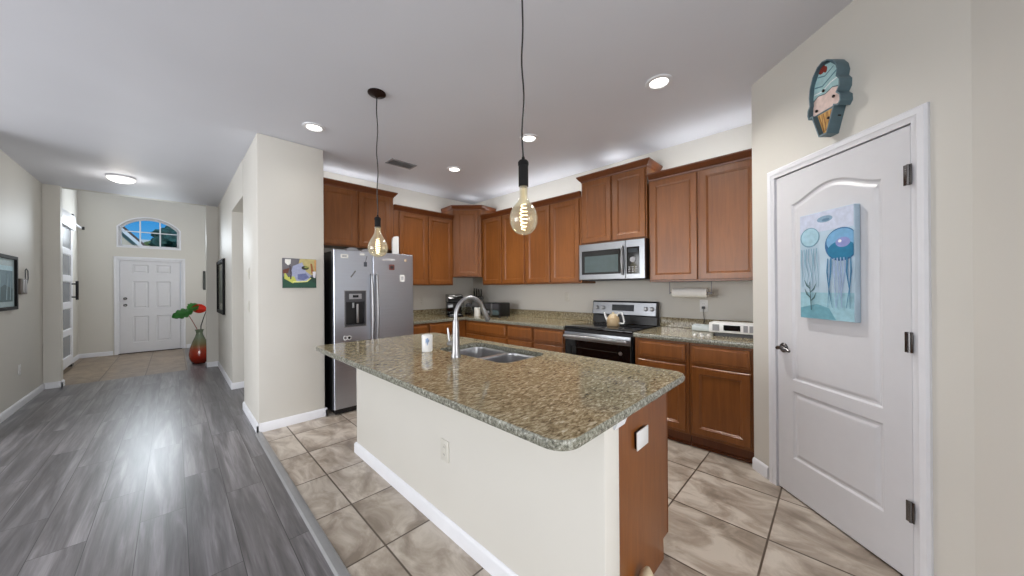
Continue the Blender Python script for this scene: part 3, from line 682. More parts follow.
# outlets
def outlet(label, loc, rz, kind='outlet', w=0.072, h=0.116, m='almond'):
    r = thing('light_switch' if kind == 'switch' else 'wall_outlet', label, 'switch' if kind == 'switch' else 'outlet', loc, rz)
    b = MB(); b.box(-w / 2, w / 2, -0.006, -0.0004, -h / 2, h / 2, 0.0022); b.build('cover_plate', M[m], r)
    n = 1 if w < 0.1 else 2
    for k in range(n):
        x = (k - (n - 1) / 2) * 0.046; b = MB()
        if kind == 'blank': b.bm.free(); continue
        if kind == 'outlet':
            for z in (0.02, -0.02):
                b.prism(ell(x, z, 0.0165, 0.0145, 16), -0.0085, -0.0061, 'y')
            o = b.build('receptacle', M[m], r)
            for z in (0.02, -0.02):
                for sx_ in (-0.006, 0.006):
                    b = MB(); b.box(x + sx_ - 0.001, x + sx_ + 0.001, -0.0089, -0.0086, z - 0.004, z + 0.005); b.build('slot', M['black'], o)
        else:
            b.box(x - 0.016, x + 0.016, -0.0095, -0.0061, -0.033, 0.033, 0.001); b.build('rocker', M[m], r)
    return r
outlet('white outlet on the cream front of the island', (1.0298, 1.525, 0.440), R_RANGE)
r = outlet('white blank outlet cover on the cherry end panel of the island', (1.392, 0.5955, 0.680), 0, 'blank', 0.112, 0.078, 'white')

MB().box(-0.048, 0.048, 0.0, 0.0095, -0.034, 0.034).build('mounting_box', M['black'], r)
# little cream piece at the foot of the island end
b = MB(); pr = []
for i in range(10):
    a = i / 9; pr.append((0.5 - 0.5 * cos(pi * a)))
b.tube([(1.315, 0.560, 0.004), (1.328, 0.561, 0.05), (1.346, 0.562, 0.10), (1.364, 0.564, 0.138), (1.374, 0.566, 0.158)], [0.038, 0.038, 0.036, 0.027, 0.007], 16)
o = b.build('floor_wedge', M['cream'], smooth=60); tag(o, 'small cream rounded piece standing at the foot of the island end panel', 'wedge')

# ------------------------------------------------------------------ refrigerator
fr = thing('refrigerator', 'stainless side by side refrigerator with black sides', 'refrigerator', (1.155, 3.715, 0), 0)
FW, FH, SP = 0.905, 1.738, 0.408
b = MB(); b.box(0.004, FW - 0.004, 0.072, 0.74, 0.03, FH - 0.012, 0.004); b.build('cabinet_body', M['black'], fr)
b = MB(); b.box(0.02, FW - 0.02, 0.03, 0.10, 0.012, 0.060); b.build('base_grille', M['black'], fr)
for x in (0.06, FW - 0.06):
    b = MB(); b.lathe([(0, 0), (0.02, 0), (0.02, 0.03), (0, 0.03)], (x, 0.2, 0.0005), 12); b.build('foot', M['black'], fr)
ld = MB()
dsx0, dsx1, dsz0, dsz1 = 0.108, 0.325, 0.925, 1.305
ld.slab(0.002, SP - 0.003, 0.065, FH, 0.066, [rect(dsx0, dsx1, dsz0, dsz1)], [(0.001, 0.050)], 0, 0.005)
ldo = ld.build('freezer_door', M['steel'], fr)
rdo = MB().slab(SP + 0.003, FW - 0.002, 0.065, FH, 0.066, [], [], 0, 0.005).build('refrigerator_door', M['steel'], fr)
for x, s_, pa in ((SP - 0.022, -1, ldo), (SP + 0.034, 1, rdo)):
    b = MB(); pts = []
    for i in range(13):
        t = i / 12; pts.append((x, -0.030 - 0.024 * sin(pi * t), 0.55 + 0.93 * t))
    b.tube([(x, 0.0, 0.545)] + pts + [(x, 0.0, 1.485)], 0.0125, 12); b.build('door_handle', M['chrome'], pa)
# dispenser
b = MB(); fl = rect(dsx0 - 0.006, dsx1 + 0.006, dsz0 - 0.010, dsz1 + 0.004); il = rect(dsx0 + 0.012, dsx1 - 0.012, dsz0 + 0.016, dsz1 - 0.12)
b.tess([fl, il], lambda u, v: (u, -0.006, v)); b.strip([(p[0], -0.006, p[1]) for p in fl], [(p[0], -0.0005, p[1]) for p in fl]); b.strip([(p[0], -0.006, p[1]) for p in il], [(p[0], 0.012, p[1]) for p in il])
dp = b.build('dispenser_bezel', M['dark_grey'], fr)
b = MB(); b.strip([(p[0], -0.0065, p[1]) for p in fl], [(p[0], -0.0065, p[1]) for p in inset(fl, 0.007)]); b.build('bezel_rim', M['chrome'], dp)
b = MB(); b.strip([(p[0], 0.012, p[1]) for p in il], [(p[0], 0.046, p[1]) for p in il]); b.tess([il], lambda u, v: (u, 0.046, v)); b.build('dispenser_recess', M['black'], dp)
b = MB(); b.box(0.150, 0.280, -0.0075, -0.0062, 1.215, 1.272, 0.0004); b.build('control_panel', M['grey'], dp)
b = MB(); b.box(0.188, 0.246, -0.0085, -0.0076, 1.232, 1.258); b.build('display', M['black_gloss'], dp)
b = MB(); b.box(0.235, 0.258, 0.015, 0.022, 0.955, 1.16, 0.002); b.tube([(0.205, 0.03, 1.175), (0.205, 0.03, 1.12)], 0.012, 10); b.build('paddle', M['chrome'], dp)
b = MB(); b.box(dsx0 + 0.014, dsx1 - 0.014, -0.004, 0.044, dsz0 + 0.006, dsz0 + 0.016, 0.002); b.build('drip_tray', M['grey'], dp)
for x0, x1 in ((0.03, 0.33), (0.34, 0.56), ):
    pass
b = MB(); b.prism(ell(0.200, FH, 0.065, 0.035, 14, 0, 180), 0.02, 0.12, 'y'); b.build('hinge_cover', M['grey'], fr)
b = MB(); b.prism(ell(0.345, FH, 0.055, 0.030, 14, 0, 180), 0.02, 0.12, 'y'); b.build('hinge_cover', M['grey'], fr)

# magnets and notes on the refrigerator
FRY = 3.7145
def magnet(name, label, cat, x, z, w, h, rgb, rot=0, inner=None, th=0.004):
    b = MB(); b.prism(rrect(-w / 2, w / 2, -h / 2, h / 2, min(w, h) * 0.15, 3), -th, 0, 'y'); ms = [paint(rgb)]
    if inner:
        b.mi = 1; ms.append(paint(inner)); b.prism(rect(-w * 0.3, w * 0.3, -h * 0.26, h * 0.26), -th - 0.0008, -th - 0.0001, 'y')
    o = b.build(name, ms); o.location = (x, FRY, z); o.rotation_euler = (0, rot, 0); tag(o, label, cat, 'pens on the refrigerator' if name == 'pen' else 'magnets on the refrigerator'); return o
magnet('fridge_magnet', 'white rectangular magnet at upper left of the freezer door', 'magnet', 1.262, 1.672, 0.075, 0.042, (232, 232, 228), 0, (170, 170, 172))
magnet('fridge_magnet', 'small white magnet strip at the top of the freezer door near the gap', 'magnet', 1.445, 1.703, 0.05, 0.02, (232, 232, 228))
magnet('fridge_magnet', 'dark narrow bottle shaped magnet beside the door gap', 'magnet', 1.480, 1.595, 0.034, 0.05, (70, 74, 84))
magnet('pen', 'thin grey pen clipped above the dark bottle shaped magnet', 'pen', 1.489, 1.652, 0.008, 0.07, (120, 122, 130), radians(14))
magnet('pen', 'slanted grey pen stuck on the freezer door above the dispenser', 'pen', 1.350, 1.485, 0.014, 0.085, (110, 108, 110), radians(35))
magnet('fridge_magnet', 'dark red and black square magnet on the refrigerator door', 'magnet', 1.783, 1.575, 0.065, 0.065, (120, 70, 66), 0, (20, 18, 20))
magnet('fridge_magnet', 'long pale magnet strip across the top of the refrigerator door', 'magnet', 1.745, 1.660, 0.15, 0.018, (196, 196, 198), radians(-3))
magnet('fridge_magnet', 'small round tan magnet at the upper right corner of the refrigerator door', 'magnet', 1.955, 1.664, 0.03, 0.03, (188, 170, 150))
magnet('fridge_magnet', 'white square magnet with grey centre at right of the refrigerator door', 'magnet', 1.912, 1.448, 0.058, 0.085, (232, 232, 230), 0, (180, 182, 186))
b = MB()
for cx in (-0.022, 0.018): b.tube([(cx + 0.018 * cos(a * pi / 8), -0.003, 0.022 * sin(a * pi / 8)) for a in range(17)], 0.004, 6)
b.mi = 1; b.prism(ell(0.018, 0, 0.012, 0.015, 14), -0.003, 0.0, 'y')
o = b.build('fridge_clip', [M['white'], M['black']]); o.location = (1.288, FRY - 0.0005, 0.805); tag(o, 'black and white round clip low on the freezer door', 'magnet', 'magnets on the refrigerator')
b = MB(); b.prism([(-0.04, 0), (0.04, 0), (0.04, 0.235), (0.02, 0.24), (-0.018, 0.232), (-0.036, 0.205), (-0.04, 0.17)], 0, 0.022, 'y')
o = b.build('cutting_board', M['white']); o.location = (1.905, 3.86, FH - 0.008); tag(o, 'white rounded board standing on top of the refrigerator', 'cutting board')

# ------------------------------------------------------------------ range
RGY = 2.102
rg = thing('range', 'black and stainless electric range with glass cooktop', 'stove', (2.975, RGY, 0), R_RANGE)
RW = 0.756
b = MB(); b.box(0.004, RW, 0.0, 0.625, 0.02, 0.885); b.build('range_body', M['black'], rg)
b = MB(); b.box(0.002, RW + 0.002, -0.02, 0.585, 0.8865, 0.914, 0.006); b.build('cooktop', M['black_gloss'], rg)
burn = plain('burner_ring', (44, 44, 48), 0.15)
for x, y, r_ in ((0.19, 0.15, 0.10), (0.56, 0.15, 0.085), (0.19, 0.42, 0.08), (0.56, 0.42, 0.10)):
    b = MB(); c_ = ell(x, y, r_, r_, 40); ci = ell(x, y, r_ - 0.004, r_ - 0.004, 40); b.strip([(*p, 0.9143) for p in c_], [(*p, 0.9143) for p in ci]); b.build('burner_ring', burn, rg)
od = MB().slab(0.012, RW - 0.008, 0.245, 0.862, 0.032, [rect(0.09, RW - 0.09, 0.36, 0.70)], [(0.004, 0.003), (0.01, 0.003)], -0.034, 0.006).build('oven_door', M['black_gloss'], rg)
b = MB(); b.box(0.012, RW - 0.008, -0.040, -0.0345, 0.775, 0.858, 0.002); b.build('door_trim', M['steel_dim'], od)
b = MB(); b.tube([(0.03, -0.075, 0.815), (RW - 0.03, -0.075, 0.815)], 0.016, 14)
for x in (0.06, RW - 0.06): b.tube([(x, -0.041, 0.815), (x, -0.075, 0.815)], 0.012, 10)
b.build('oven_handle', M['chrome'], od)
b = MB(); b.prism(ell(RW - 0.11, 0.695, 0.018, 0.018, 18), -0.0368, -0.0345, 'y'); b.build('badge', M['chrome'], od)
MB().slab(0.012, RW - 0.008, 0.045, 0.235, 0.03, [], [], -0.032, 0.006).build('storage_drawer', M['black_gloss'], rg)
bgm = MB(); bgm.prism([(0.56, 0.915), (0.622, 0.915), (0.622, 1.165), (0.585, 1.165), (0.570, 1.15), (0.55, 1.015), (0.575, 1.0)], 0.002, RW + 0.002, 'x'); bgo = bgm.build('backguard', M['black'], rg)
b = MB()
# sloped stainless control face
sl = lambda x, t, off: (x, 0.549 + 0.020 * t - off, 1.016 + 0.134 * t)
b.strip([sl(0.012, 0, 0.003), sl(RW - 0.006, 0, 0.003), sl(RW - 0.006, 1, 0.003), sl(0.012, 1, 0.003)], [sl(0.012, 0, -0.002), sl(RW - 0.006, 0, -0.002), sl(RW - 0.006, 1, -0.002), sl(0.012, 1, -0.002)])
b.tess([rect(0.012, RW - 0.006, 0, 1)], lambda u, v: sl(u, v, 0.003)); pnl = b.build('control_panel', M['steel_dim'], rg)
b = MB(); b.tess([rect(0.255, 0.515, 0.30, 0.82)], lambda u, v: sl(u, v, 0.0042)); b.strip([sl(u, v, 0.0042) for u, v in rect(0.255, 0.515, 0.30, 0.82)], [sl(u, v, 0.0031) for u, v in rect(0.255, 0.515, 0.30, 0.82)]); b.build('display', M['lcd'], pnl)
for x in (0.065, 0.145, 0.645, 0.710):
    c_ = sl(x, 0.52, 0.004); b = MB(); b.lathe([(0, 0), (0.024, 0), (0.023, 0.006), (0.019, 0.010), (0.017, 0.026), (0, 0.028)], c_, 18, '-y'); b.box(x - 0.004, x + 0.004, c_[1] - 0.036, c_[1] - 0.02, c_[2] - 0.017, c_[2] + 0.017, 0.002); b.build('knob', M['chrome'], pnl)

# kettle on the range
kt = thing('kettle', 'beige kettle with pale handle standing on the black cooktop', 'kettle', (3.265, 1.695, 0.9147), radians(-90))
b = MB(); b.lathe([(0, 0), (0.062, 0), (0.066, 0.006), (0.066, 0.06), (0.060, 0.085), (0.046, 0.105), (0.040, 0.112), (0, 0.112)], seg=28); b.build('kettle_body', plain('beige_enamel', (178, 156, 122), 0.3), kt)
b = MB(); b.lathe([(0, 0.1125), (0.040, 0.1125), (0.036, 0.122), (0.012, 0.130), (0.011, 0.142), (0, 0.146)], seg=20); b.build('lid', M['cream'], kt)
b = MB(); b.tube([(-0.060, 0, 0.045), (-0.085, 0, 0.085), (-0.105, 0, 0.135)], [0.016, 0.012, 0.009], 10); b.build('spout', M['white'], kt)
b = MB(); b.tube([(0.045, 0, 0.108), (0.062, 0, 0.138), (0.098, 0, 0.142), (0.122, 0, 0.05), (0.115, 0, 0.030), (0.064, 0, 0.030)], 0.0085, 10); b.build('kettle_handle', M['white'], kt)

# ------------------------------------------------------------------ microwave
mw = thing('microwave', 'stainless over the range microwave with dark window', 'microwave', (3.235, 2.096, 1.402), R_RANGE)
MWW, MH = 0.757, 0.406
b = MB(); b.box(0.002, MWW, 0.026, RX - 3.235 - 0.001, 0.0, MH, 0.003); b.build('microwave_body', M['black'], mw)
md = MB().slab(0.002, 0.555, 0.006, MH - 0.004, 0.025, [rect(0.035, 0.505, 0.062, 0.325)], [(0.003, 0.004)], 0, 0.004).build('microwave_door', M['steel_dim'], mw)
b = MB(); b.box(0.0382, 0.5018, 0.0025, 0.0042, 0.0652, 0.3218); b.build('door_glass', M['black_gloss'], md)
b = MB(); b.box(0.075, 0.475, 0.0005, 0.0024, 0.085, 0.265); b.build('window', M['mw_glass'], md)
b = MB(); pts = [(0.528, -0.012 - 0.022 * sin(pi * i / 10), 0.055 + 0.285 * i / 10) for i in range(11)]; b.tube([(0.528, 0.0, 0.055)] + pts + [(0.528, 0.0, 0.34)], 0.011, 12); b.build('door_handle', M['chrome'], md)
b = MB(); b.slab(0.557, MWW, 0.006, MH - 0.004, 0.025, [rect(0.566, 0.702, 0.055, 0.33)], [(0.003, 0.004)], 0, 0.004); cpn = b.build('control_side', M['steel_dim'], mw)
b = MB(); b.box(0.5692, 0.6988, 0.0025, 0.0042, 0.0582, 0.3268); kp = b.build('keypad', M['black_gloss'], cpn)
b = MB(); b.lathe([(0, 0), (0.030, 0), (0.028, 0.010), (0, 0.012)], (0.634, 0.0024, 0.20), 20, '-y'); b.build('dial', M['grey'], kp)
for k in range(3):
    for j in range(3):
        b = MB(); b.box(0.585 + j * 0.035, 0.607 + j * 0.035, 0.0016, 0.0024, 0.075 + k * 0.022, 0.088 + k * 0.022); b.build('key', M['grey'], kp)
b = MB(); b.box(0.585, 0.683, 0.0014, 0.0024, 0.27, 0.312); b.build('display', M['lcd'], kp)
b = MB(); b.prism(ell(0.33, 0.372, 0.012, 0.012, 18), -0.0015, -0.0001, 'y'); b.build('badge', M['grey'], md)
b = MB(); b.box(0.05, 0.70, 0.06, 0.30, -0.006, -0.0002); b.build('vent_grille', M['dark_grey'], mw)

# ------------------------------------------------------------------ counter things, right side
ph = thing('paper_towel_holder', 'grey paper towel holder screwed under the right wall cabinet', 'paper towel holder', (3.45, 1.0, 1.371), R_RANGE)
b = MB(); b.box(-0.185, 0.185, -0.015, 0.015, -0.005, -0.0006); b.box(-0.186, -0.180, -0.006, 0.006, -0.122, -0.0006, 0.001); b.box(0.180, 0.186, -0.006, 0.006, -0.122, -0.0006, 0.001); b.build('bracket', M['grey'], ph)
b = MB(); b.tube([(-0.179, 0, -0.107), (0.179, 0, -0.107)], 0.008, 10); b.build('rod', M['grey'], ph)
b = MB(); n = 32
ro = ell(0, 0, 0.046, 0.046, n); ri = ell(0, 0, 0.017, 0.017, n)
for x in (-0.150, 0.150): b.tess([ro, ri], lambda u, v, x=x: (x, u, v))
for lp in (ro, ri): b.strip([(-0.150, *p) for p in lp], [(0.150, *p) for p in lp])
o = b.build('paper_towel_roll', M['white_matte'], loc=(3.45, 1.0, 1.264), rz=R_RANGE); tag(o, 'white paper towel roll hanging under the right wall cabinet', 'paper towel roll')

ra = thing('counter_radio', 'white flat counter radio with dark display by the pantry wall', 'radio', (3.195, 0.780, CT + 0.0005), R_RANGE + radians(2))
b = MB(); b.box(0.0, 0.335, 0.0, 0.17, 0.030, 0.112, 0.006); b.build('radio_body', M['white'], ra)
b = MB(); b.box(0.03, 0.305, 0.02, 0.15, 0.0, 0.0295); b.build('stand', M['black'], ra)
b = MB(); b.box(0.108, 0.225, -0.0015, -0.0002, 0.050, 0.095); b.build('display', M['black_gloss'], ra)
for x0, x1 in ((0.028, 0.078), (0.245, 0.275), (0.285, 0.320)):
    b = MB(); b.box(x0, x1, -0.0015, -0.0002, 0.045, 0.098); b.build('speaker_grille', M['grey'], ra)
b = MB(); b.box(0.0, 0.175, -0.10 + 0.1, 0.10, 0.0, 0.055, 0.010); b.box(0.01, 0.165, 0.01, 0.09, 0.055, 0.060, 0.002)
o = b.build('storage_box', plain('pale_blue_plastic', (196, 204, 206), 0.4), loc=(3.44, 0.985, CT + 0.0005), rz=R_RANGE); tag(o, 'low pale plastic box against the backsplash beside the radio', 'box')
for i, (x, y, lab) in enumerate(((3.10, 0.86, 'first small white knob shaped piece on the counter, nearest the range'), (3.17, 0.835, 'second small white knob shaped piece, the one nearest the pale box'), (3.06, 0.795, 'small white knob shaped piece closest to the counter front edge'), (3.13, 0.765, 'small white knob shaped piece next to the radio stand'))):
    b = MB(); b.lathe([(0, 0), (0.013, 0), (0.014, 0.008), (0.010, 0.016), (0, 0.018)], seg=14); o = b.build('shaker_cap', M['white'], loc=(x, y, CT + 0.0005)); tag(o, lab, 'cap', 'small white pieces on the counter')
outlet('white outlet under the paper towel roll on the range wall', (RX - 0.0004, 0.925, 1.135), R_RANGE, m='white')
b = MB(); b.box(-0.012, 0.012, -0.035, -0.010, -0.012, 0.012, 0.003); b.tube([(0, -0.022, -0.011), (0.0, -0.022, -0.06), (0.012, -0.03, -0.12), (0.004, -0.035, -0.165)], 0.0028, 6)
o = b.build('charger_cord', M['dark_grey'], loc=(RX, 0.925, 1.118), rz=R_RANGE); tag(o, 'thin dark cord plugged into the outlet under the paper towels', 'cord')
outlet('white outlet on the range wall left of the range', (RX - 0.0004, 2.525, 1.205), R_RANGE)
outlet('white outlet on the wall just right of the refrigerator', (2.62, FY - 0.0004, 1.13), 0)

# ------------------------------------------------------------------ counter things, corner
cm = thing('coffee_maker', 'tall black coffee maker in the corner of the counter', 'coffee maker', (2.915, 4.06, CT + 0.0005), radians(-25))
b = MB(); b.box(-0.11, 0.11, -0.12, 0.12, 0, 0.03, 0.008); b.box(-0.11, 0.11, 0.0, 0.12, 0.03, 0.24, 0.008); b.prism([(-0.12, 0.22), (0.12, 0.22), (0.12, 0.33), (0.02, 0.335), (-0.09, 0.315), (-0.12, 0.27)], -0.11, 0.11, 'x'); b.build('housing', M['black_gloss'], cm)
b = MB(); b.tube([(-0.112, -0.10, 0.30), (-0.08, -0.125, 0.31), (0.0, -0.135, 0.30), (0.08, -0.125, 0.31), (0.112, -0.10, 0.30)], 0.008, 8); b.build('lift_handle', M['chrome'], cm)
b = MB(); b.box(-0.07, 0.07, -0.115, -0.005, 0.0305, 0.04, 0.002); b.build('drip_tray', M['grey'], cm)
b = MB(); b.box(0.112, 0.15, -0.02, 0.11, 0.0, 0.27, 0.01); b.build('water_tank', M['clear'], cm)
gj = thing('glass_carafe', 'clear glass carafe with metal band behind the faucet arc', 'carafe', (3.14, 4.00, CT + 0.0005))
b = MB(); b.lathe([(0, 0.001), (0.055, 0.001), (0.066, 0.02), (0.066, 0.08), (0.05, 0.12), (0.045, 0.15)], seg=24); b.build('glass_body', M['clear'], gj)
b = MB(); b.lathe([(0.047, 0.146), (0.05, 0.15), (0.05, 0.165), (0.03, 0.185), (0.0, 0.19)], seg=24); b.build('lid', M['dark_grey'], gj)
b = MB(); b.lathe([(0.0, 0.003), (0.052, 0.003), (0.062, 0.02), (0.062, 0.05), (0.0, 0.05)], seg=24); b.build('contents', plain('dark_coffee', (40, 26, 18), 0.15), gj)
kb = thing('knife_block', 'dark knife block in the corner behind the toaster oven', 'knife block', (3.42, 4.12, CT + 0.0005), radians(-45))
b = MB(); b.prism([(-0.10, 0.0), (0.09, 0.0), (0.09, 0.25), (0.02, 0.29), (-0.10, 0.13)], -0.085, 0.085, 'x'); b.build('block', plain('black_wood', (30, 28, 28), 0.4), kb)
for x in (-0.055, -0.018, 0.018, 0.055):
    for k, (yy, zz) in enumerate(((0.0, 0.265), (0.05, 0.275))):
        b = MB(); L0 = Vector((x, yy, zz - 0.005)); dv = Vector((0, -0.28, 0.95)).normalized(); ln = 0.12 + 0.03 * ((k + int(x > 0)) % 2)
        b.tube([L0, L0 + dv * ln], [0.009, 0.008], 8); b.build('knife_handle', M['black'], kb)
pr_ = thing('paper_roll', 'small white roll standing beside the toaster oven', 'roll', (3.17, 3.835, CT + 0.0005))
b = MB(); b.lathe([(0.014, 0.0), (0.044, 0.0), (0.046, 0.004), (0.046, 0.125), (0.042, 0.13), (0.014, 0.13), (0.014, 0.0)], seg=26); b.build('roll', M['white_matte'], pr_)
b = MB(); b.lathe([(0, 0.0), (0.0135, 0.0), (0.0135, 0.131), (0, 0.131)], seg=14); b.build('core', M['black'], pr_)
to = thing('toaster_oven', 'long black and steel toaster oven on the counter near the corner', 'toaster oven', (3.255, 3.765, CT + 0.0005), R_RANGE + radians(-6))
b = MB(); b.box(0, 0.36, 0.0, 0.20, 0.012, 0.205, 0.012); b.build('oven_body', M['black'], to)
for x in (0.03, 0.33):
    for y in (0.03, 0.17):
        b = MB(); b.lathe([(0, 0), (0.012, 0), (0.012, 0.0115), (0, 0.0115)], (x, y, 0), 10); b.build('foot', M['black'], to)
b = MB(); b.box(0.012, 0.348, -0.006, -0.0005, 0.112, 0.190, 0.002); b.build('upper_panel', M['dark_grey'], to)
b = MB(); b.box(0.018, 0.12, -0.0075, -0.0005, 0.05, 0.085); b.build('label_plate', M['grey'], to)
b = MB(); b.box(0.205, 0.345, -0.008, -0.0005, 0.03, 0.10, 0.002); b.build('glass_front', M['mw_glass'], to)
b = MB(); b.box(0.178, 0.202, -0.02, -0.0005, 0.02, 0.195, 0.003); b.build('oven_handle', M['chrome'], to)
ob = thing('bottle', 'small dark bottle on the counter against the refrigerator side', 'bottle', (2.165, 3.965, CT + 0.0005))
b = MB(); b.lathe([(0, 0), (0.026, 0), (0.028, 0.004), (0.028, 0.10), (0.012, 0.14), (0.011, 0.17), (0, 0.17)], seg=18); b.build('bottle_body', M['white'], ob)
b = MB(); b.lathe([(0, 0.1705), (0.013, 0.1705), (0.013, 0.24), (0.006, 0.25), (0, 0.25)], seg=14); b.build('cap', M['black'], ob)

# ------------------------------------------------------------------ ceiling lamps
def pendant(label, x, y, bulb, z_sock, sl):
    r = thing('pendant_light', label, 'pendant lamp', (x, y, CZ), 0, 'bare bulb pendants over the island')
    b = MB(); b.lathe([(0, -0.001), (0.064, -0.001), (0.064, -0.008), (0.055, -0.016), (0.02, -0.024), (0.008, -0.034), (0, -0.034)], seg=28); b.build('canopy', M['bronze'], r)
    zs = z_sock - CZ; rn = random.Random(int(y * 100)); pts = []
    for i in range(22):
        t = i / 21; pts.append((0.0035 * sin(t * 19 + y), 0.0035 * cos(t * 14), -0.03 + (zs + 0.03) * t))
    pts[-1] = (0, 0, zs); pts[0] = (0, 0, -0.03)
    b = MB(); b.tube(pts, 0.0038, 8); b.build('cord', M['black'], r)
    b = MB(); b.lathe([(0, zs + 0.012), (0.006, zs + 0.012), (0.008, zs), (0.018, zs - 0.004), (0.0235, zs - 0.012), (0.0235, zs - 0.024), (0.0215, zs - 0.026), (0.0215, zs - sl), (0.0, zs - sl)], seg=20); b.build('socket', M['black_matte'], r)
    bo = MB().lathe([(rr, zs - sl + 0.004 + zz) for rr, zz in bulb], seg=32).build('bulb', M['bulb_glass'], r, smooth=60)
    zb = zs - sl + 0.004 + bulb[-1][1]; b = MB(); pts = []
    hgt = 0.115
    for i in range(90):
        t = i / 89; a = t * 2 * pi * 7; rr = 0.013 * (0.5 + 0.5 * sin(pi * t)) + 0.003; pts.append((rr * cos(a), rr * sin(a), zb + 0.022 + hgt * t))
    b.tube(pts, 0.0018, 6); b.build('filament', M['filament'], bo)
    b = MB(); b.tube([(0.004, 0, zb + 0.02 + hgt), (0.004, 0, zs - sl + 0.002)], 0.0016, 6); b.tube([(-0.004, 0, zb + 0.02 + hgt), (-0.004, 0, zs - sl + 0.002)], 0.0016, 6); b.build('bulb_stem', M['cream'], bo)
    return r
pear = [(0.0215, 0.0), (0.0215, -0.028), (0.025, -0.048), (0.036, -0.070), (0.052, -0.096), (0.065, -0.124), (0.071, -0.150), (0.069, -0.174), (0.059, -0.197), (0.041, -0.214), (0.018, -0.222), (0.0, -0.223)]
globe = [(0.0180, 0.0), (0.0170, -0.028), (0.0175, -0.052), (0.026, -0.072), (0.044, -0.092), (0.056, -0.114), (0.0615, -0.140), (0.0600, -0.164), (0.050, -0.190), (0.034, -0.207), (0.016, -0.2145), (0.0, -0.216)]
pendant('pendant with pear shaped amber bulb, the one farther along the island', 1.062, 2.433, pear, 1.858, 0.080)
pendant('pendant with large round amber bulb, nearest over the island', 1.075, 0.978, globe, 1.884, 0.118)

def can(label, x, y, pw=84, dx=0.0, dy=0.0):
    r = thing('recessed_light', label, 'ceiling light', (x, y, CZ), 0, 'recessed ceiling lights')
    b = MB(); b.lathe([(0.060, -0.0005), (0.060, -0.006), (0.066, -0.011), (0.088, -0.008), (0.092, -0.0005)], seg=32); b.build('trim_ring', M['trim'], r)
    b = MB(); b.lathe([(0.0, -0.010), (0.045, -0.009), (0.0598, -0.004)], (dx, dy, 0), 28); b.build('lens', M['lamp'], r)
    l = bpy.data.lights.new('recessed_lamp', 'SPOT'); l.energy = pw; l.color = (1.0, 0.97, 0.92); l.spot_size = radians(150); l.spot_blend = 1.0; l.shadow_soft_size = 0.06
    o = bpy.data.objects.new('recessed_lamp', l); COL.objects.link(o); o.parent = r; o.location = (0, 0, -0.03); return r
can('recessed ceiling light in front of the wall end by the hallway', 0.886, 3.341, 9)
can('recessed ceiling light nearest the pantry wall', 2.421, 0.893)
can('recessed ceiling light in front of the cabinets left of the microwave', 2.422, 2.127)
can('recessed ceiling light in front of the corner cabinet', 2.401, 3.320)
dm = thing('dome_light', 'round flush mount ceiling light glowing in the hallway', 'ceiling light', (-0.465, 6.52, CZ))
dm.scale = (0.68, 0.68, 0.72)
b = MB(); b.lathe([(0, -0.001), (0.185, -0.001), (0.190, -0.012), (0.186, -0.030), (0, -0.030)], seg=36); b.build('pan', M['trim'], dm)
b = MB(); b.lathe([(0.184, -0.031), (0.182, -0.045), (0.160, -0.070), (0.110, -0.092), (0.05, -0.102), (0, -0.104)], seg=36); b.build('diffuser', M['dome'], dm, smooth=60)
l = bpy.data.lights.new('dome_lamp', 'POINT'); l.energy = 4; l.color = (1, 0.96, 0.9); l.shadow_soft_size = 0.12
o = bpy.data.objects.new('dome_lamp', l); COL.objects.link(o); o.parent = dm; o.location = (0, 0, -0.24)
vt = thing('ceiling_vent', 'grey rectangular air vent in the kitchen ceiling', 'vent', (1.861, 3.615, CZ))
b = MB(); fl = rect(-0.155, 0.155, -0.085, 0.085); il = rect(-0.135, 0.135, -0.065, 0.065)
b.tess([fl, il], lambda u, v: (u, v, -0.008)); b.strip([(*p, -0.008) for p in fl], [(*p, -0.0005) for p in fl]); b.strip([(*p, -0.008) for p in il], [(*p, -0.0008) for p in il]); b.build('frame', M['grey'], vt)
b = MB(); b.box(-0.134, 0.134, -0.064, 0.064, -0.0012, -0.0005); b.build('backing', M['grey'], vt)
for k in range(9):
    y = -0.058 + k * 0.0145; b = MB(); b.prism([(y, -0.0085), (y + 0.010, -0.0015), (y + 0.0115, -0.0020), (y + 0.0015, -0.0090)], -0.133, 0.133, 'x'); b.build('slat', M['vent'], vt)

# ------------------------------------------------------------------ things on the walls
# jellyfish canvas on the pantry door
cv = thing('canvas_picture', 'blue jellyfish canvas hung on the white pantry door', 'picture', pantry(0.368, -0.0025, 1.434), R_PANTRY)
cw, ch, ct = 0.312, 0.60, 0.030
b = MB(); b.box(-cw / 2, cw / 2, -ct, 0, -ch / 2, ch / 2, 0.002); b.build('canvas', plain('pale_blue_canvas', (176, 198, 214), 0.7, 0, 0.12, 5), cv)
b = MB(); ms = []; off = [0.0003]
def lay(pts, rgb):
    b.mi = len(ms); ms.append(paint(rgb, 0.6)); y = -ct - off[0]; b.prism(pts, y - 0.00025, y, 'y'); off[0] += 0.00032
lay(rect(-cw / 2 + 0.003, cw / 2 - 0.003, -ch / 2 + 0.003, -0.15), (150, 190, 204))
lay([(-cw / 2 + 0.003, -ch / 2 + 0.003), (0.06, -ch / 2 + 0.003), (0.02, -0.235), (-0.05, -0.215), (-cw / 2 + 0.003, -0.24)], (104, 156, 172))
lay(rect(-cw / 2 + 0.003, cw / 2 - 0.003, 0.19, ch / 2 - 0.003), (196, 204, 224))
lay(ell(0.0, 0.255, 0.045, 0.018), (128, 158, 182)); lay(ell(0.006, 0.25, 0.022, 0.008), (92, 124, 150))
lay(ell(-0.090, 0.165, 0.060, 0.056), (112, 150, 172)); lay(ell(-0.089, 0.166, 0.054, 0.050), (160, 196, 212))
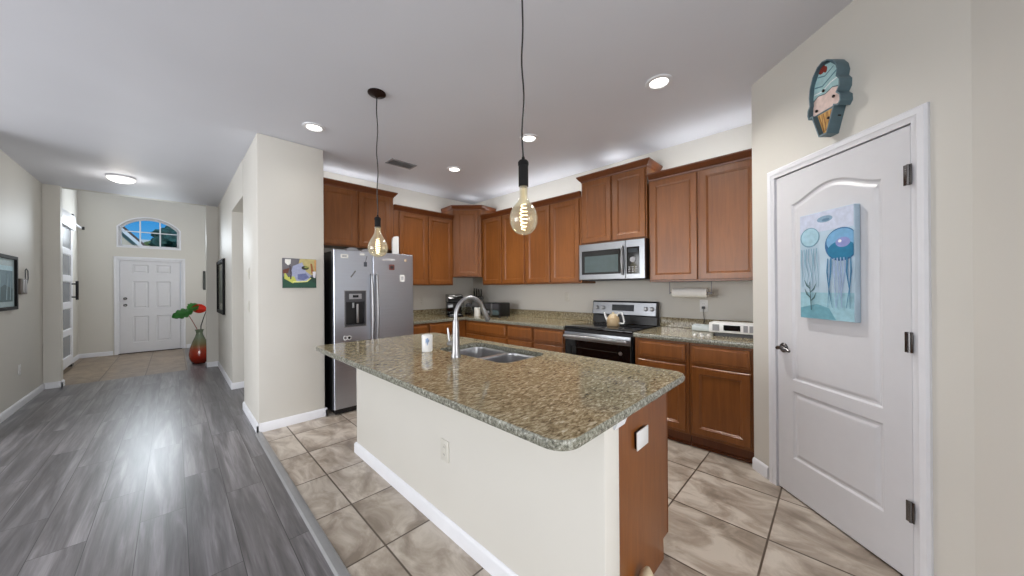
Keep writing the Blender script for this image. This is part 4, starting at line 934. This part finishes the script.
def clipx(p, m): return [(min(x, m), y) for x, y in p]
CR = cw / 2 - 0.002
lay(clipx(ell(0.092, 0.105, 0.090, 0.088, 40), CR), (52, 104, 150)); lay(clipx(ell(0.092, 0.124, 0.080, 0.062, 40), CR), (116, 168, 208)); lay(clipx(ell(0.092, 0.075, 0.074, 0.048, 40), CR), (36, 118, 156)); lay(ell(0.10, 0.115, 0.038, 0.026), (140, 146, 200)); lay(ell(0.085, 0.122, 0.009, 0.008), (240, 240, 240))
rn = random.Random(3)
for k in range(7):
    x = -0.140 + k * 0.016; lay(stroke([(x, 0.10), (x + rn.uniform(-.008, .01), 0.03), (x + rn.uniform(-.01, .016), -0.05), (x + rn.uniform(-.01, .02), -0.12)], [0.005, 0.004, 0.003, 0.002]), (124, 164, 186))
for k in range(8):
    x = 0.022 + k * 0.0175; lay(stroke([(x, 0.035), (x + rn.uniform(-.006, .006), -0.04), (x + rn.uniform(-.014, .01), -0.13), (x + rn.uniform(-.02, .01), -0.23)], [0.010 if k in (1, 6) else 0.006, 0.008, 0.004, 0.002]), (58, 118, 158) if k in (0, 1, 6, 7) else (150, 172, 206))
lay(stroke([(-0.075, -0.25), (-0.08, -0.18), (-0.085, -0.09)], [0.006, 0.005, 0.003]), (66, 96, 104))
for s_, z in ((1, -0.20), (-1, -0.18), (1, -0.15), (-1, -0.13)): lay(stroke([(-0.08, z), (-0.08 + s_ * 0.022, z + 0.02), (-0.08 + s_ * 0.035, z + 0.05)], [0.004, 0.009, 0.002]), (72, 104, 110))
b.build('painted_jellyfish', ms, cv)

# ice cream sign
ic = thing('ice_cream_sign', 'ice cream cone shaped marquee sign on the wall above the pantry door', 'wall sign', pantry(0.388, 0, 2.335), R_PANTRY)
ic.scale = (0.80, 1.0, 0.95)
outl = [(-0.022, -0.208), (0.036, -0.208), (0.086, -0.072), (0.112, -0.084), (0.130, -0.062), (0.128, -0.028), (0.106, -0.006), (0.124, 0.018), (0.126, 0.058), (0.106, 0.084), (0.114, 0.112), (0.104, 0.150), (0.076, 0.186), (0.040, 0.208), (0.005, 0.214), (-0.030, 0.200), (-0.064, 0.160), (-0.086, 0.105), (-0.094, 0.050), (-0.090, 0.0), (-0.104, -0.022), (-0.106, -0.052), (-0.098, -0.078), (-0.074, -0.074)]
b = MB(); b.prism(outl, -0.040, -0.0005, 'y'); b.strip([(p[0], -0.040, p[1]) for p in outl], [(p[0], -0.066, p[1]) for p in outl]); b.strip([(p[0], -0.066, p[1]) for p in outl], [(p[0], -0.066, p[1]) for p in inset(outl, 0.007)]); b.strip([(p[0], -0.066, p[1]) for p in inset(outl, 0.007)], [(p[0], -0.0402, p[1]) for p in inset(outl, 0.007)])
b.build('sign_box', plain('slate_blue_metal', (88, 112, 122), 0.5), ic)
b = MB(); ms = []; off = [0.0008]; ct = 0.040
lay([(-0.060, -0.07), (0.078, -0.07), (0.030, -0.195), (-0.016, -0.195)], (206, 160, 84))
for k in range(4):
    lay(stroke([(-0.05 + k * 0.032, -0.075), (-0.012 + k * 0.016, -0.18)], 0.006), (150, 104, 52)); lay(stroke([(0.07 - k * 0.032, -0.075), (0.026 - k * 0.014, -0.18)], 0.005), (150, 104, 52))
lay([(-0.090, -0.062), (0.098, -0.058), (0.100, -0.01), (0.090, 0.03), (0.05, 0.045), (0.0, 0.03), (-0.05, 0.04), (-0.086, 0.02)], (222, 198, 190))
lay([(-0.088, 0.03), (-0.05, 0.045), (0.0, 0.035), (0.05, 0.05), (0.100, 0.035), (0.098, 0.10), (0.078, 0.15), (0.040, 0.19), (0.0, 0.198), (-0.040, 0.18), (-0.075, 0.12)], (168, 204, 208))
lay(stroke([(-0.075, 0.10), (-0.02, 0.085), (0.05, 0.115), (0.088, 0.13)], 0.008), (92, 132, 146)); lay(stroke([(-0.08, 0.06), (-0.02, 0.055), (0.04, 0.08), (0.095, 0.085)], 0.007), (232, 238, 238)); lay(stroke([(-0.05, 0.15), (0.0, 0.135), (0.06, 0.16)], 0.006), (92, 132, 146))
lay(ell(-0.022, 0.182, 0.026, 0.024), (132, 48, 36)); lay(ell(0.005, 0.170, 0.012, 0.018), (132, 48, 36))
b.build('painted_face', ms, ic)
for x, z in ((-0.05, -0.045), (0.07, -0.015), (0.0, 0.05), (0.035, -0.12)):
    b = MB(); b.lathe([(0, 0), (0.008, 0), (0.008, 0.006), (0, 0.009)], (x, -0.052, z), 10, '-y'); b.build('bulb', M['bronze'], ic)
b = MB(); b.box(0.052, 0.070, -0.030, -0.014, -0.125, -0.105)
b.build('switch', M['black'], ic)

# abstract painting on the wall end
pt = thing('abstract_painting', 'small colourful abstract painting on the wall end by the refrigerator', 'picture', (0.875, 3.8195, 1.483), 0)
cw, ch, ct = 0.290, 0.290, 0.018
b = MB(); b.box(-cw / 2, cw / 2, -ct, 0, -ch / 2, ch / 2, 0.0015); b.build('canvas', plain('grey_canvas', (106, 104, 110), 0.7, 0, 0.15, 14), pt)
b = MB(); ms = []; off = [0.0003]; h_ = 0.1435
lay(rect(-h_, h_, -h_, -0.035), (26, 74, 56)); lay([(-h_, -0.035), (h_, -0.035), (h_, -0.10), (0.05, -0.06), (-0.05, -0.075)], (22, 58, 46))
lay([(0.0, h_), (h_, h_), (h_, 0.0), (0.09, -0.02), (0.02, 0.02), (-0.02, 0.06)], (190, 176, 120))
lay([(-0.06, 0.07), (0.02, 0.11), (0.05, 0.02), (0.10, -0.02), (0.06, -0.075), (-0.03, -0.085), (-0.085, -0.02)], (160, 166, 196))
lay([(-0.02, -0.01), (0.05, 0.0), (0.08, -0.04), (0.03, -0.07), (-0.02, -0.06)], (104, 112, 156))
lay([(-0.13, 0.02), (-0.10, -0.04), (-0.05, -0.03), (-0.03, -0.075), (-0.06, -0.10), (-0.13, -0.055)], (196, 200, 96))
lay(stroke([(-0.06, -0.085), (0.0, -0.085), (0.06, -0.08), (0.095, -0.045)], 0.012), (226, 226, 140)); lay(ell(0.045, 0.055, 0.032, 0.020), (42, 44, 36)); lay(ell(0.055, 0.062, 0.018, 0.010), (140, 150, 70))
lay([(-0.125, 0.135), (-0.075, 0.135), (-0.08, 0.09), (-0.10, 0.075), (-0.125, 0.10)], (235, 235, 230)); lay([(-h_, 0.03), (-0.09, 0.05), (-0.10, 0.0), (-h_, -0.005)], (96, 48, 34)); lay([(0.09, 0.10), (0.105, 0.10), (0.125, 0.0), (0.10, 0.0)], (150, 92, 50)); lay([(0.11, 0.02), (0.14, 0.02), (0.135, -0.045), (0.115, -0.04)], (226, 224, 232)); lay([(0.125, 0.135), (0.14, 0.135), (0.14, 0.03), (0.128, 0.03)], (206, 150, 96)); lay(stroke([(-0.085, 0.07), (-0.075, 0.0), (-0.08, -0.06)], 0.012), (70, 60, 72))
b.build('painted_shapes', ms, pt)

# switches on the hallway side of the wall end
outlet('white light switch on the hallway side of the wall end, upper plate', (0.5398, 4.32, 1.49), R_RANGE, 'switch')
outlet('white light switch on the hallway side of the wall end, lower plate', (0.5398, 4.33, 1.15), R_RANGE, 'switch')

# left hall: framed picture, wall phone, outlet   (rotation so that -y faces +X)
R_L = pi / 2
fp = thing('framed_picture', 'blue picture in a black frame on the left hallway wall', 'picture', (-1.2395, 5.97, 1.415), R_L)
b = MB(); o4 = rect(-0.53, 0.53, -0.29, 0.29); i4 = inset(o4, 0.034); b.sweep
b.tess([o4, i4], lambda u, v: (u, -0.028, v)); b.strip([(p[0], -0.028, p[1]) for p in o4], [(p[0], -0.0003, p[1]) for p in o4]); b.strip([(p[0], -0.028, p[1]) for p in i4], [(p[0], -0.006, p[1]) for p in i4]); b.build('frame', M['black_matte'], fp)
b = MB(); b.prism(inset(o4, 0.0345), -0.008, -0.002, 'y'); b.build('mat_board', paint((168, 190, 196)), fp)
b = MB(); ms = []; off = [0.0003]; ct = 0.008
lay(rect(-0.42, 0.44, -0.20, 0.18), (104, 136, 150)); lay([(-0.42, -0.20), (0.44, -0.20), (0.44, -0.06), (0.2, -0.02), (-0.1, -0.09), (-0.42, -0.04)], (70, 100, 108))
for x in (-0.2, 0.05, 0.25, 0.36): lay(stroke([(x, -0.18), (x + 0.02, 0.02), (x + 0.01, 0.10)], [0.03, 0.02, 0.005]), (150, 176, 184))
lay(rect(-0.42, 0.44, 0.13, 0.18), (180, 214, 226))
b.build('print', ms, fp)
wp = thing('wall_intercom', 'small silver and brown wall device with a cord loop beside the black framed picture', 'intercom', (-1.2395, 6.70, 1.42), R_L)
b = MB(); b.box(-0.11, 0.11, -0.03, -0.0005, -0.13, 0.05, 0.004); b.build('housing', plain('bronze_plastic', (86, 72, 60), 0.35), wp)
b = MB(); b.box(-0.06, 0.0, -0.036, -0.0305, -0.11, 0.04, 0.002); b.box(0.03, 0.08, -0.036, -0.0305, -0.11, 0.04, 0.002); b.build('silver_strip', M['chrome'], wp)
b = MB(); b.tube([(0.10, -0.02, 0.05), (0.10, -0.02, 0.15), (0.13, -0.02, 0.17), (0.19, -0.02, 0.15), (0.20, -0.02, 0.06), (0.15, -0.02, -0.01), (0.11, -0.02, 0.02)], 0.005, 6); b.build('cord', M['dark_grey'], wp)
outlet('white outlet low on the left hallway wall', (-1.2398, 6.656, 0.43), R_L, m='white')
# dark framed mirror on the right hall wall
hm = thing('framed_picture', 'tall narrow dark framed picture on the right hallway wall', 'picture', (0.5395, 7.08, 1.375), R_RANGE)
b = MB(); o4 = rect(-0.50, 0.50, -0.425, 0.425); i4 = inset(o4, 0.05)
b.tess([o4, i4], lambda u, v: (u, -0.03, v)); b.strip([(p[0], -0.03, p[1]) for p in o4], [(p[0], -0.0003, p[1]) for p in o4]); b.strip([(p[0], -0.03, p[1]) for p in i4], [(p[0], -0.006, p[1]) for p in i4]); b.build('frame', M['black_matte'], hm)
b = MB(); b.prism(inset(o4, 0.0505), -0.009, -0.002, 'y'); b.build('mat_board', paint((112, 116, 104), 0.2), hm)
b = MB(); ms = []; off = [0.0003]; ct = 0.009
lay(rect(-0.33, 0.33, -0.26, 0.26), (86, 92, 80)); lay(rect(-0.28, 0.28, -0.22, 0.0), (70, 76, 66)); b.build('print', ms, hm)
b = MB(); b.box(-0.022, 0.022, -0.03, -0.0005, -0.22, 0.22, 0.006)
b.mi = 1; b.box(-0.011, 0.011, -0.033, -0.0302, -0.19, 0.19)
o = b.build('wall_hanging', [M['black'], paint((60, 66, 60))], loc=(0.500, FYB, 1.555)); tag(o, 'narrow dark framed hanging on the foyer wall beyond the vase', 'picture')

# ------------------------------------------------------------------ vase with flowers in the foyer
vx, vy = 0.30, 8.28
def vase_mat():
    m, nt, N, L, P = new_mat('red_green_vase_glass'); v = coords(N, L); s = N.new('ShaderNodeSeparateXYZ'); L.new(v, s.inputs[0])
    L.new(ramp(N, L, s.outputs['Z'], [(0.02, srgb(92, 28, 14)), (0.12, srgb(150, 34, 16)), (0.26, srgb(168, 58, 28)), (0.36, srgb(116, 104, 66)), (0.50, srgb(110, 124, 100))]), P.inputs['Base Color'])
    P.inputs['Roughness'].default_value = 0.06; P.inputs['Coat Weight'].default_value = 0.4; return m
va = MB().lathe([(0, 0), (0.10, 0), (0.118, 0.015), (0.158, 0.10), (0.165, 0.17), (0.150, 0.29), (0.105, 0.42), (0.066, 0.51), (0.052, 0.56), (0.060, 0.60), (0.072, 0.63), (0.064, 0.63), (0.046, 0.56), (0.055, 0.50), (0.08, 0.42), (0.12, 0.29), (0.13, 0.15), (0.09, 0.03), (0, 0.02)], seg=36).build('vase', vase_mat(), loc=(vx + 0.02, vy, 0.0005), smooth=60)
va.scale = (0.88, 0.88, 0.97)
tag(va, 'large red and green glass floor vase at the end of the hallway', 'vase')
lf = thing('leaf_stem', 'large green leaf on a stem in the red floor vase', 'flower stem', (vx + 0.02, vy - 0.01, 0.05))
b = MB(); b.tube([(0.02, 0.0, 0.02), (-0.02, 0, 0.45), (-0.035, 0, 0.58), (-0.10, -0.02, 0.74), (-0.15, -0.03, 0.85)], [0.006, 0.006, 0.006, 0.006, 0.004], 8); b.build('stem', paint((150, 84, 74)), lf)
def leafmesh(c, n, up, L_, W_, cup, lobes=0):
    n = Vector(n).normalized(); u = Vector(up); u = (u - n * u.dot(n)).normalized(); r = u.cross(n); t = bmesh.new(); rows = []
    for i in range(13):
        a = i / 12; w = W_ * (sin(pi * min(1, a * 0.92 + 0.06)) ** 0.7) * (1 - 0.25 * (lobes and (i % 3 == 0)))
        rows.append([t.verts.new(Vector(c) + u * (L_ * (a - 0.2)) + r * (w * k) + n * (cup * (k * k - 0.3) - 0.25 * cup * (a * a) * 2)) for k in (-1, -0.5, 0, 0.5, 1)])
    for a, b2 in zip(rows, rows[1:]):
        for k in range(4): t.faces.new((a[k], a[k + 1], b2[k + 1], b2[k]))
    bmesh.ops.solidify(t, geom=t.faces[:], thickness=0.003); m_ = MB(); m_._take(t); return m_
leafmesh((-0.14, -0.03, 0.885), (-0.1, -0.9, 0.5), (-0.8, 0, -0.35), 0.28, 0.10, 0.03, 1).build('leaf', plain('glossy_leaf_green', (62, 132, 58), 0.35, 0, 0.25, 20), lf, smooth=60)
leafmesh((-0.12, -0.02, 0.945), (-0.1, -0.9, 0.4), (0.5, 0, 0.4), 0.16, 0.09, 0.02, 1).build('leaf', plain('leaf_green', (78, 148, 66), 0.4, 0, 0.25, 20), lf, smooth=60)
rf = thing('anthurium_stem', 'red flower on a dark stem in the red floor vase', 'flower stem', (vx + 0.035, vy + 0.01, 0.05))
b = MB(); b.tube([(0.0, 0.015, 0.03), (0.005, 0.008, 0.5), (0.006, 0, 0.62), (0.05, 0, 0.80), (0.09, -0.01, 0.93)], [0.007, 0.008, 0.008, 0.007, 0.005], 8); b.build('stem', paint((40, 40, 34)), rf)
leafmesh((0.035, -0.03, 0.925), (0.1, -0.9, 0.25), (-0.9, 0, 0.15), 0.20, 0.085, 0.04).build('flower', plain('red_petal', (214, 58, 30), 0.4, 0, 0.15, 20), rf, smooth=60)

# ------------------------------------------------------------------ outside, seen through the arched window
struct('ground_outside', MB().box(-25, 25, 10.9, 70, -0.3, -0.15), plain('lawn', (84, 110, 62), 0.9, 0, 0.2, 3), 'lawn outside the entry', 'ground')
hs = thing('neighbor_house', 'neighbouring house with a dark gable roof at the left of the arched window', 'house', (-2.35, 24, -0.15))
b = MB(); b.prism([(-1.2, 0), (1.2, 0), (1.2, 3.6), (0, 5.05), (-1.2, 3.6)], 0, 7, 'y'); b.build('house_walls', paint((206, 196, 182)), hs, smooth=0)
b = MB(); b.prism([(-1.5, 3.30), (0, 5.10), (1.5, 3.30), (1.5, 3.56), (0, 5.36), (-1.5, 3.56)], -0.4, 7.3, 'y'); b.build('house_roof', paint((92, 74, 66)), hs, smooth=0)
b = MB(); b.prism([(-1.5, 3.22), (0, 5.02), (1.5, 3.22), (1.5, 3.42), (0, 5.22), (-1.5, 3.42)], -0.46, -0.41, 'y'); b.build('gable_trim', M['white'], hs, smooth=0)
h2 = thing('neighbor_house', 'pale roofed house behind the trees in the middle of the arched window', 'house', (-1.9, 46, -0.15))
b = MB(); b.box(-1.6, 1.6, 0, 6, 0, 4.6); b.build('house_walls', paint((206, 206, 206)), h2, smooth=0)
b = MB(); b.prism([(-1.9, 4.5), (1.9, 4.5), (0.9, 6.2), (-0.9, 6.2)], -0.4, 6.4, 'y'); b.build('house_roof', paint((206, 208, 212)), h2, smooth=0)
def tree(label, x, y, h, r, rgb, seed):
    t = thing('tree', label, 'tree', (x, y, -0.15)); rn = random.Random(seed)
    b = MB(); b.tube([(0, 0, 0), (0.1, 0, h * 0.4), (0, 0.05, h * 0.7)], [0.22, 0.16, 0.08], 8); b.build('trunk', paint((84, 66, 52)), t)
    b = MB()
    for k in range(16): b.blob((rn.uniform(-r, r) * 0.75, rn.uniform(-r, r) * 0.6, h * 0.68 + rn.uniform(-0.9, 0.9) * r * 0.6), (r * 0.42, r * 0.42, r * 0.36), 3, 0.22, seed * 40 + k)
    b.build('crown', plain('tree_leaves_%d' % seed, rgb, 0.8, 0, 0.5, 6), t, smooth=0)
tree('green tree in the middle pane of the arched window', -0.75, 36, 6.6, 0.9, (92, 110, 60), 1)
tree('dark green tree in the right pane of the arched window', 0.45, 27, 6.3, 1.25, (40, 76, 70), 2)

for o in bpy.data.objects:
    if o.type == 'MESH' and not o.data.polygons: print('EMPTY MESH', o.name)
